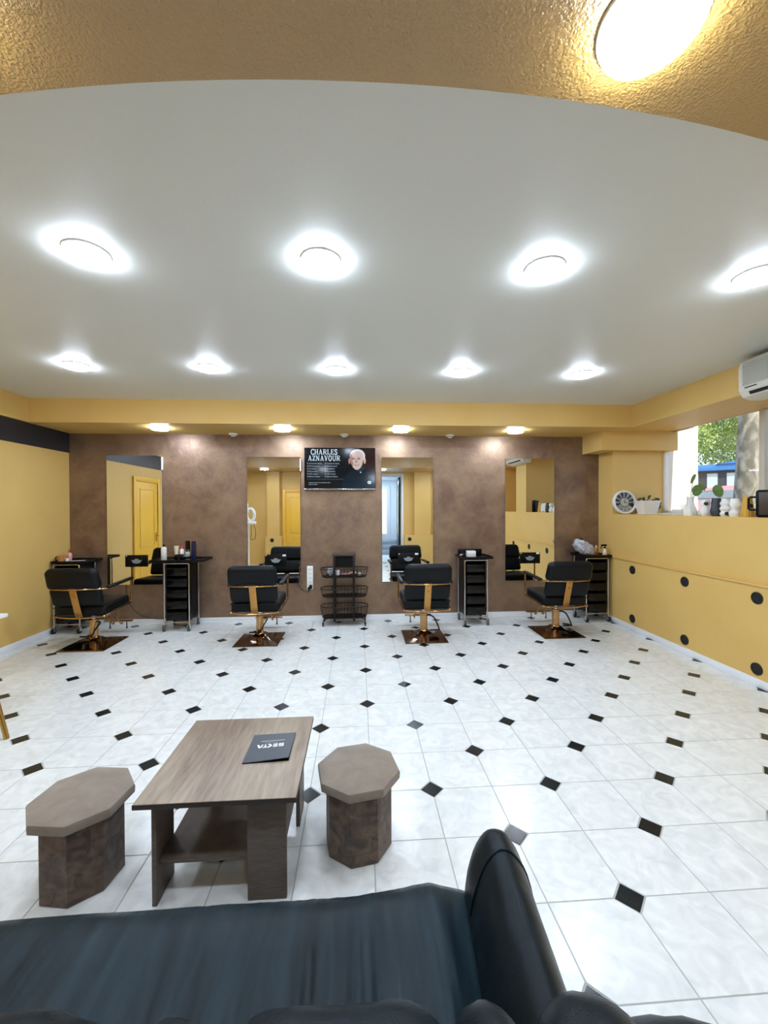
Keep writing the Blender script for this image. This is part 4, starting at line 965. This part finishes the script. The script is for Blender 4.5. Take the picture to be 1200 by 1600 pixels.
part('arm_body', MB().b2(-1.40-ox, -1.235-ox, 0.44-oy, 1.12-oy, 0.03, 0.40, 0.03), 'sofa_leather', sf)
rr_ = arm_loft(0.44, 1.19, AXC, 0.0995, AZT).v      # piping along one cross-section of the arm, just proud of the leather
part('arm_seam', MB().tube([(x, y, z+0.001) for x, y, z in rr_[26*27:26*28]][4:22], 0.0022, 6), 'sofa_leather', sf)
# back: body and rolled pillows along its top
part('sofa_back', MB().b2(-1.40-ox, 0.40-ox, 0.28-oy, 0.56-oy, 0.05, 0.68, 0.05, 3), 'sofa_leather', sf)
def puff(x0, x1, yc, zc, ry, rz, rotz=0.0, e=0.62, seed=0):
    def f(p):
        return p*(1+0.05*noise.noise(Vector((p.x*9+seed, p.y*9, p.z*9)))+0.02*noise.noise(Vector((p.x*30+seed, p.y*30, p.z*30))))
    return MB().ell(loc_(((x0+x1)/2, yc, zc)), ((x1-x0)/2, ry, rz), e, 36, 20, RZ(rotz), f)
for k, a in enumerate([(-1.40, -0.76, 0.51, 0.655, 0.15, 0.155), (-0.78, -0.315, 0.51, 0.653, 0.15, 0.155), (-0.33, -0.225, 0.51, 0.638, 0.14, 0.15), (-0.24, 0.165, 0.51, 0.625, 0.155, 0.16)]):
    part('back_cushion', puff(*a, seed=k*3.1), 'sofa_leather', sf, smooth=60)
part('back_cushion', puff(0.145, 0.27, 0.51, 0.645, 0.14, 0.155, 0.25, 0.8, 21), 'sofa_leather', sf, smooth=60)
part('back_roll', puff(0.20, 0.41, 0.47, 0.655, 0.175, 0.165, -0.35, 0.8, 33), 'sofa_leather', sf, smooth=60, label='rounded roll where back meets arm')
part('back_roll', puff(0.27, 0.60, 0.41, 0.625, 0.21, 0.19, -0.25, 0.75, 44), 'sofa_leather', sf, smooth=60, label='outer rolled end of the back')
for x in (-1.31, 0.36):
    for y in (0.34, 1.02): part('sofa_foot', MB().cyl((x-ox, y-oy, 0.0), (x-ox, y-oy, 0.06), 0.025, 0.032, 14), 'black_plastic', sf)

# ------------------------------------------------------------------ table at the left edge
lt_ = thing('side_table', 'white-topped table with splayed gold legs at the left edge', 'table', (-3.05, 2.75, 0))
part('table_top', MB().b2(-0.42, 0.47, -0.42, 0.41, 0.738, 0.762, 0.003), 'white_plastic', lt_)
for sx_ in (-1, 1):
    for sy in (-1, 1):
        xt, yt = (0.43, 0.20 if sy > 0 else -0.30) if sx_ > 0 else (-0.38, 0.20 if sy > 0 else -0.30)
        xf, yf = (0.703, 0.10 if sy > 0 else -0.38) if sx_ > 0 else (-0.46, 0.24 if sy > 0 else -0.38)
        part('leg', MB().tube([(xt, yt, 0.738), (xf, yf, 0.004), (xf, yf, 0.0)], 0.016, 12), 'brass', lt_)

# ------------------------------------------------------------------ hair steamer on a stand (seen in a mirror)
hs = thing('hair_steamer', 'white hair steamer hood on a wheeled stand, seen in a mirror', 'hair steamer', (-2.51, 1.60, 0))
mb = MB()
for k in range(5):
    a = 2*PI*k/5; mb.tube([(0, 0, 0.09), (0.28*math.cos(a), 0.28*math.sin(a), 0.06)], 0.014, 8)
b_ = part('stand_base', mb, 'white_plastic', hs)
for k in range(5):
    a = 2*PI*k/5; part('wheel', MB().ell((0.28*math.cos(a), 0.28*math.sin(a), 0.026), (0.026, 0.026, 0.026), 1, 12, 8), 'rubber_black', b_)
part('pole', MB().cyl((0, 0, 0.08), (0, 0, 1.18), 0.016, n=14), 'white_plastic', hs)
part('control_box', MB().box((0.05, 0.0, 1.20), (0.22, 0.16, 0.07), 0.02, 3), 'white_plastic', hs)
part('hood_ring', MB().tube([(0.05+0.085*math.cos(q), 0.02, 1.38+0.14*math.sin(q)) for q in [2*PI*k/28 for k in range(28)]], 0.034, 10, True), 'white_plastic', hs)
part('hood_arm', MB().box((-0.035, 0.03, 1.47), (0.06, 0.07, 0.36), 0.02, 3), 'white_plastic', hs)
part('cord', MB().tube(smooth_path([(0.12, 0.05, 1.17), (0.17, 0.06, 1.0), (0.15, 0.06, 0.84), (0.06, 0.05, 0.83), (0.07, 0.05, 0.95), (0.075, 0.05, 1.16)], 5), 0.006, 6), 'cable_black', hs)

# ------------------------------------------------------------------ air conditioner on the right beam
ac = thing('air_conditioner', 'cream wall air conditioner on the beam at right', 'air conditioner', (XR, 2.84, 2.42))
prof = [(0, 0), (-0.10, 0.0), (-0.16, 0.022), (-0.195, 0.075), (-0.198, 0.26), (-0.185, 0.31), (-0.15, 0.335), (0, 0.34)]
mb = MB(); rings = []
for y, k in ((-0.42, 0.94), (-0.41, 0.985), (-0.395, 1.0), (0.395, 1.0), (0.41, 0.985), (0.42, 0.94)):
    rings.append([(x*k, y, 0.17+(z-0.17)*k) for x, z in prof])
mb.loft(rings); body = part('casing', mb, 'ac_white', ac, smooth=30)
part('grille_back', MB().b2(-0.2, -0.196, -0.37, 0.37, 0.11, 0.30, 0.001), 'ac_grey', ac)
for k in range(14): part('grille_slat', MB().b2(-0.206, -0.197, -0.372, 0.372, 0.113+0.0135*k, 0.119+0.0135*k), 'ac_white', ac)
part('outlet', MB().box((-0.176, 0, 0.045), (0.008, 0.66, 0.028), 0.002, 2, RY(math.radians(-32))), 'dark_slot', ac)
part('flap', MB().box((-0.186, 0, 0.062), (0.006, 0.66, 0.012), 0.002, 2, RY(math.radians(-32))), 'ac_white', ac)
part('badge', MB().b2(-0.2015, -0.1975, 0.25, 0.35, 0.085, 0.093), 'dark_slot', ac)

# ------------------------------------------------------------------ things on the niche ledge
ck = thing('wall_clock', 'round white clock with roman numerals leaning in the niche', 'clock', (3.54, 5.215, SILL))
lean = Matrix.Translation((0, 0, 0.157)) @ RX(math.radians(-7))
def ckx(mb): return mb.xf(lean)
mb = MB().lathe([(0.158, -0.02), (0.158, 0.012), (0.150, 0.02), (0.136, 0.016), (0.132, 0.004), (0.132, -0.02)], 40); mb.xf(RX(PI/2)); part('rim', ckx(mb), 'white_plastic', ck)
mb = MB().lathe([(0.133, -0.018), (0.133, 0.002)], 40); mb.xf(RX(PI/2)); face = part('dial', ckx(mb), 'ink', ck)
mb = MB().lathe([(0.060, 0.001), (0.060, 0.0035)], 32); mb.xf(RX(PI/2)); part('dial_centre', ckx(mb), 'clock_face', face)
mb = MB()
for k in range(12):
    if 4 <= k <= 7: continue
    a0 = PI/2-2*PI*k/12
    da = 0.135
    pts = [(r*math.cos(a0+s*da*(0.125/r if False else 1)), r*math.sin(a0+s*da)) for r, s in ((0.07, -1.0), (0.127, -1.0), (0.127, 1.0), (0.07, 1.0))]
    mb.add([(x, -0.0032, z) for x, z in pts], [(0, 1, 2, 3)])
pts = [(0.13*math.cos(a), 0.13*math.sin(a)) for a in [PI*1.18+PI*0.64*k/12 for k in range(13)]]+[(0.07*math.cos(a), 0.07*math.sin(a)) for a in [PI*1.82-PI*0.64*k/8 for k in range(9)]]
mb.add([(x, -0.0032, z) for x, z in pts], [tuple(range(len(pts)))])
part('dial_patches', ckx(mb), 'clock_face', face, smooth=0)
for k, s in enumerate(['XII', 'I', 'II', 'III', 'IV', 'V', 'VI', 'VII', 'VIII', 'IX', 'X', 'XI']):
    a0 = PI/2-2*PI*k/12; me = text_mesh(s, 0.05, 'CENTER', 0.001, 0.0002)
    M = lean @ Matrix.Translation((0.098*math.cos(a0), -0.0042, 0.098*math.sin(a0))) @ RY(-(a0-PI/2)) @ RX(PI/2) @ Matrix.Diagonal((0.72 if len(s) > 2 else 0.9, 1, 1, 1))
    part('numeral', mesh_xf(me, M), 'ink', face, smooth=0)
mb = MB()
for a, L, w_ in ((PI/2-0.02, 0.062, 0.008), (-0.25, 0.085, 0.006)):
    d = Vector((math.cos(a), 0, math.sin(a))); nn = Vector((-d.z, 0, d.x))*w_/2; o_ = Vector((0, -0.006, 0))
    mb.add([o_-d*0.012+nn, o_-d*0.012-nn, o_+d*L-nn*0.5, o_+d*L+nn*0.5], [(0, 1, 2, 3)])
mb.cyl((0, -0.008, 0), (0, -0.0035, 0), 0.007, n=12); part('hands', ckx(mb), 'ink', ck, smooth=0)

def leaf_mesh(L, W, curl=0.2, n=6):
    mb = MB(); vs = []; fs = []
    for i in range(n+1):
        t = i/n; w_ = W*math.sin(PI*min(1, t*0.97+0.03))**0.8*(1-0.25*t); z = -curl*L*t*t
        vs += [(L*t, -w_/2, z), (L*t, 0, z-0.06*W), (L*t, w_/2, z)]
    for i in range(n):
        a = i*3; fs += [(a, a+3, a+4, a+1), (a+1, a+4, a+5, a+2)]
    mb.add(vs, fs); return mb
pt = thing('potted_plant', 'white square-tapered pot with a trailing succulent beside the clock', 'plant', (3.785, 5.12, SILL))
mb = MB(); rr = []
for h, z in ((0.088, 0.0), (0.09, 0.004), (0.125, 0.16), (0.131, 0.162), (0.131, 0.176), (0.122, 0.176), (0.116, 0.15)):
    r = h*0.25; ring = []
    for cx_, cy_, q0 in ((h-r, h-r, 0), (-h+r, h-r, PI/2), (-h+r, -h+r, PI), (h-r, -h+r, 1.5*PI)):
        for k in range(5): ring.append((cx_+r*math.cos(q0+PI/2*k/4), (cy_+r*math.sin(q0+PI/2*k/4))*0.75, z))
    rr.append(ring)
mb.loft(rr); part('pot', mb, 'ceramic_white', pt)
part('soil', MB().b2(-0.112, 0.112, -0.084, 0.084, 0.14, 0.158), 'soil', pt)
part('saucer', MB().b2(-0.105, 0.105, -0.08, 0.08, 0.0, 0.008, 0.003), 'ceramic_white', pt)
stems = [[(0.0, 0, 0.155), (0.01, -0.01, 0.20), (0.02, -0.01, 0.235)], [(-0.03, 0, 0.155), (-0.08, -0.02, 0.195), (-0.145, -0.03, 0.185)], [(0.03, 0, 0.155), (0.09, -0.03, 0.195), (0.12, -0.05, 0.19)], [(0.05, 0, 0.155), (0.125, -0.02, 0.185), (0.155, -0.03, 0.13), (0.15, -0.03, 0.07)], [(-0.02, 0.02, 0.155), (-0.04, 0, 0.19), (-0.06, -0.02, 0.205)]]
rnd = random.Random(3)
for s in stems:
    P = smooth_path(s, 4); part('stem', MB().tube(P, 0.004, 6), 'leaf_dark', pt)
    for p in P[2::2]:
        for k in range(2):
            lm = MB().ell((0, 0, 0), (0.016, 0.009, 0.006), 1, 8, 6)
            part('leaf', lm, 'leaf_dark', pt, loc=(p.x+rnd.uniform(-.012, .012), p.y+rnd.uniform(-.012, .006), p.z+rnd.uniform(-.004, .014)), rot=(rnd.uniform(-1, 1), rnd.uniform(-1, 1), rnd.uniform(0, 6)))

GV = 'vases on the niche ledge'
def vase(label, x, y, prof, m, lobes=None, badge=None, n=28, tilt=None):
    o = part('vase', MB().lathe(prof, n, lobes=lobes), m, None, loc=(x, y, SILL), smooth=50); tag(o, label, 'vase', GV)
    if badge:
        a = math.atan2(-y, -x)+badge[2]; r, z = badge[0], badge[1]
        part('badge', MB().cyl((r*math.cos(a), r*math.sin(a), z), ((r+0.003)*math.cos(a), (r+0.003)*math.sin(a), z), 0.018, n=18), 'ink', o, label='round black sticker')
    return o
def curve(rs, h, n=24):
    P = smooth_path([(r, 0, h*k/(len(rs)-1)) for k, r in enumerate(rs)], max(2, n//(len(rs)-1)))
    return [(0.0006, 0.0)] + [(p.x, p.z) for p in P] + [(max(0.004, P[-1].x-0.006), P[-1].z), (max(0.004, P[-1].x-0.008), P[-1].z*0.7), (0.0005, P[-1].z*0.7)]
v0 = vase('white shell-like vase with two green leaves by the window', 3.50, 4.09, curve([0.055, 0.06, 0.05, 0.035, 0.028, 0.032], 0.20), 'ceramic_white', lambda q, z: 0.10*math.sin(5*q+z*20))
vase('white lumpy vase with a round black sticker near its top', 3.50, 3.905, curve([0.036, 0.046, 0.042, 0.036, 0.044, 0.036], 0.165), 'ceramic_white', lambda q, z: 0.06*math.sin(4*q+z*30), (0.043, 0.125, 0.15))
vase('dark navy pitted vase between the white ones', 3.50, 3.775, curve([0.042, 0.048, 0.047, 0.044, 0.040, 0.034], 0.178), 'ceramic_navy', lambda q, z: 0.04*math.sin(7*q+z*60))
vase('white bubble vase of stacked rounds with a low black sticker', 3.50, 3.675, curve([0.034, 0.046, 0.036, 0.047, 0.036, 0.045, 0.034, 0.03], 0.172, 42), 'ceramic_white', None, (0.044, 0.028, 0.2))
vase('white twisted vase next to the mustard one', 3.50, 3.575, curve([0.036, 0.044, 0.038, 0.045, 0.038, 0.03], 0.168), 'ceramic_white', lambda q, z: 0.13*math.sin(3*q+z*45))
vase('mustard yellow ribbed cone vase with a round black sticker', 3.50, 3.455, curve([0.052, 0.050, 0.045, 0.039, 0.034, 0.031], 0.185), 'ceramic_mustard', lambda q, z: 0.035*math.sin(16*q), (0.045, 0.10, 0.45), n=64)
# leaves standing in the first vase
mb = MB(); mb.tube(smooth_path([(0, 0, 0.14), (0.05, 0.02, 0.22), (0.16, 0.10, 0.27)], 4), 0.003, 6); mb.tube(smooth_path([(0, 0, 0.14), (0.08, -0.02, 0.22), (0.20, -0.10, 0.245)], 4), 0.003, 6); mb.tube(smooth_path([(0, 0, 0.14), (0.03, 0.02, 0.25), (0.10, 0.08, 0.36)], 4), 0.003, 6)
sprig = part('leaf_sprig', mb, 'leaf', None, loc=(3.50, 4.09, SILL+0.02)); tag(sprig, 'sprig of broad green leaves standing in the shell-like vase', 'leaves')
def disc_leaf(parent, c, rx, rz, rot):
    mb = MB(); n = 14; vs = [(0, 0, 0)]+[(rx*math.cos(2*PI*k/n)*(1-0.15*math.cos(2*PI*k/n+1.2)), -0.008*math.cos(4*PI*k/n), rz*math.sin(2*PI*k/n)) for k in range(n)]
    vs += [(x, y+0.0025, z) for x, y, z in vs]
    fs = [(0, 1+k, 1+(k+1) % n) for k in range(n)]+[(n+1, n+2+(k+1) % n, n+2+k) for k in range(n)]+[(1+k, 1+(k+1) % n, n+2+(k+1) % n, n+2+k) for k in range(n)]
    mb.add(vs, fs); return part('leaf', mb, 'leaf', parent, loc=c, rot=rot)
disc_leaf(sprig, (0.17, 0.105, 0.25), 0.046, 0.065, (0, 0.25, -0.75)); disc_leaf(sprig, (0.21, -0.11, 0.235), 0.044, 0.068, (0, -0.25, -0.75)); disc_leaf(sprig, (0.105, 0.085, 0.375), 0.016, 0.055, (0, 0.35, -0.75)); disc_leaf(sprig, (0.15, 0.02, 0.285), 0.018, 0.05, (0.2, -0.5, -0.75))
gb = thing('glass_dish', 'small clear glass dish on the ledge by the window frame', 'dish', (3.75, 4.55, SILL+0.0125))
part('bowl', MB().lathe([(0.04, 0), (0.06, 0.003), (0.068, 0.05), (0.064, 0.05), (0.057, 0.007), (0.0005, 0.006)], 24), 'clear_glass', gb)
gx = tag(part('glass_block', MB().box((0, 0, 0.055), (0.12, 0.06, 0.11), 0.006), 'clear_glass', None, loc=(4.0, 4.72, SILL+0.0125)), 'pale square glass block standing on the white sill', 'glass block')
tr_ = thing('handled_case', 'black-framed brown case with a side handle, right of the vases', 'case', (3.50, 3.235, SILL), math.radians(-45))
part('case_frame', MB().box((0, 0, 0.118), (0.21, 0.07, 0.235), 0.02, 3), 'black_plastic', tr_)
part('case_panel', MB().b2(-0.085, 0.085, -0.0375, -0.0345, 0.022, 0.215, 0.001), 'case_brown', tr_)
part('handle', MB().tube([(-0.10, 0, 0.175), (-0.14, 0, 0.175), (-0.15, 0, 0.165), (-0.15, 0, 0.075), (-0.14, 0, 0.065), (-0.10, 0, 0.065)], 0.009, 8), 'black_plastic', tr_)
tag(part('card_box', MB().box((0, 0, 0.04), (0.18, 0.10, 0.08), 0.003), 'bottle_cream', None, loc=(3.93, 3.72, SILL+0.0125)), 'small cream cardboard box behind the mustard vase', 'box')

# ------------------------------------------------------------------ outside
GZ = 0.66
struct('street_ground', MB().b2(4.62, 60, -20, 60, GZ-0.1, GZ), 'asphalt', 'grey paved street outside the window', 'ground')
mb = MB(); mb.b2(XW+0.051, XW+0.52, NW1+0.03, NW1+0.5, 0.66, 3.2); struct('wall_outside', mb, 'outside_white', 'white plastered outer reveal beside the window', 'wall')
tree = thing('plane_tree', 'thick mottled plane tree trunk close outside the window', 'tree', (7.36, 7.24, GZ), group='trees outside')
mb = MB(); P = [(0.0, 0.0, 0.0), (0, 0, 0.35), (0.02, 0.0, 0.8), (0.03, 0.01, 1.6), (0.05, 0.0, 2.6), (0.02, 0.05, 4.0), (0.0, 0.1, 5.5)]
def trunk_rings(P, R, n=20):
    rings = []
    for (x, y, z), r in zip(P, R):
        rings.append([(x+r*(1+0.10*noise.noise(Vector((math.cos(2*PI*k/n)*1.5, math.sin(2*PI*k/n)*1.5, z))))*math.cos(2*PI*k/n), y+r*(1+0.10*noise.noise(Vector((math.cos(2*PI*k/n)*1.5, math.sin(2*PI*k/n)*1.5, z))))*math.sin(2*PI*k/n), z) for k in range(n)])
    return rings
mb.loft(trunk_rings(P, [0.46, 0.34, 0.25, 0.21, 0.20, 0.20, 0.18])); part('trunk', mb, 'bark', tree)
def crown(seed, c, r, n, size):
    rg = random.Random(seed); mb = MB(); vs = []; fs = []
    blobs = [(c[0]+rg.uniform(-1, 1)*r[0]*0.7, c[1]+rg.uniform(-1, 1)*r[1]*0.7, c[2]+rg.uniform(-1, 1)*r[2]*0.7, rg.uniform(0.3, 0.55)) for _ in range(16)]
    for _ in range(n):
        bl = blobs[rg.randrange(16)]; v = Vector((rg.gauss(0, 1), rg.gauss(0, 1), rg.gauss(0, 1))).normalized()*(bl[3]*min(r)*rg.uniform(0.75, 1.0))
        p = Vector(bl[:3])+v; d = Vector((rg.gauss(0, 1), rg.gauss(0, 1), rg.gauss(0, .6))).normalized(); u = d.orthogonal().normalized(); w_ = d.cross(u)
        s = size*rg.uniform(0.6, 1.3); o = len(vs)
        vs += [p+u*s, p+w_*s*0.6, p-u*s, p-w_*s*0.6]; fs.append((o, o+1, o+2, o+3))
    mb.v = [tuple(v) for v in vs]; mb.f = fs
    me = bpy.data.meshes.new('foliage'); me.from_pydata(mb.v, [], mb.f); me.update(); return me
part('foliage', crown(1, (0, 0.2, 6.2), (2.6, 2.6, 1.4), 4000, 0.10), 'foliage', tree, kind='stuff')
for k, (x, y, cz, rr_, m_, lb) in enumerate([(13.0, 18.2, 5.0, (3.2, 3.2, 2.8), 'foliage', 'sunlit green tree behind the blue roof, left'), (18.8, 18.4, 5.4, (3.4, 3.4, 3.2), 'foliage', 'sunlit green tree behind the blue roof, right'), (19.0, 24.5, 5.5, (5, 5, 4.2), 'foliage_dark', 'darker tree farthest behind, filling the window'), (27.0, 26.5, 6.5, (5, 5, 5.0), 'foliage_dark', 'darker tree farthest behind, right part of the window')]):
    t = thing('street_tree', lb, 'tree', (x, y, GZ), group='trees outside')
    part('trunk', MB().loft(trunk_rings([(0, 0, 0), (0, 0, 0.5), (0.05, 0, 2.0), (0, 0, 4.5)], [0.3, 0.22, 0.18, 0.12], 12)), 'bark', t)
    part('foliage', crown(20+k, (0, 0, cz), rr_, 16000, 0.075), m_, t, kind='stuff')
ki = thing('kiosk', 'dark kiosk with a bright blue roof across the street', 'kiosk', (13.6, 14.4, GZ), math.radians(-43))
part('walls', MB().b2(-3.5, 3.5, -0.9, 0.9, 0, 2.15), 'kiosk_dark', ki)
mb = MB(); mb.b2(-3.8, 3.8, -1.05, 1.05, 2.15, 2.38, 0.02); rf = part('roof', mb, 'kiosk_blue', ki)
part('roof_hump', MB().loft([[(-0.2, y, 2.38), (3.6, y, 2.38), (3.6, y, 2.80), (1.8, y, 2.78), (0.9, y, 2.55)] for y in (-1.1, 0.9)]), 'kiosk_blue', rf)
for k in range(12): part('window', MB().b2(-3.2+0.55*k, -2.9+0.55*k, -0.925, -0.9, 1.40, 2.06), 'kiosk_pane', ki)
car = thing('car', 'pink car parked on the street in front of the kiosk', 'car', (10.65, 11.5, GZ), math.radians(-43))
sec = [(-2.1, 0.35, 0.62), (-1.95, 0.30, 0.78), (-1.2, 0.30, 0.86), (-0.6, 0.30, 1.34), (0.2, 0.30, 1.46), (0.9, 0.30, 1.42), (1.6, 0.30, 0.98), (2.05, 0.32, 0.90), (2.12, 0.38, 0.60)]
rings = []
for x, zb_, zt2 in sec:
    w_ = 0.82; s_ = 0.62 if zt2 > 1.1 else 0.78
    rings.append([(x, -w_*0.9, zb_), (x, -w_, zb_+0.15), (x, -w_, min(0.85, zt2-0.04)), (x, -s_, zt2), (x, s_, zt2), (x, w_, min(0.85, zt2-0.04)), (x, w_, zb_+0.15), (x, w_*0.9, zb_)])
part('body', MB().loft(rings), 'car_pink', car, smooth=30)
for sd in (-1, 1): part('side_window', MB().add([(-0.70, sd*0.765, 1.10), (1.05, sd*0.765, 1.12), (0.72, sd*0.69, 1.34), (-0.42, sd*0.69, 1.30)], [(0, 1, 2, 3)]), 'car_glass', car, smooth=0)
for x in (-1.3, 1.3):
    for sd in (-1, 1): part('wheel', MB().cyl((x, sd*0.66, 0.31), (x, sd*0.85, 0.31), 0.31, n=22), 'rubber_black', car)
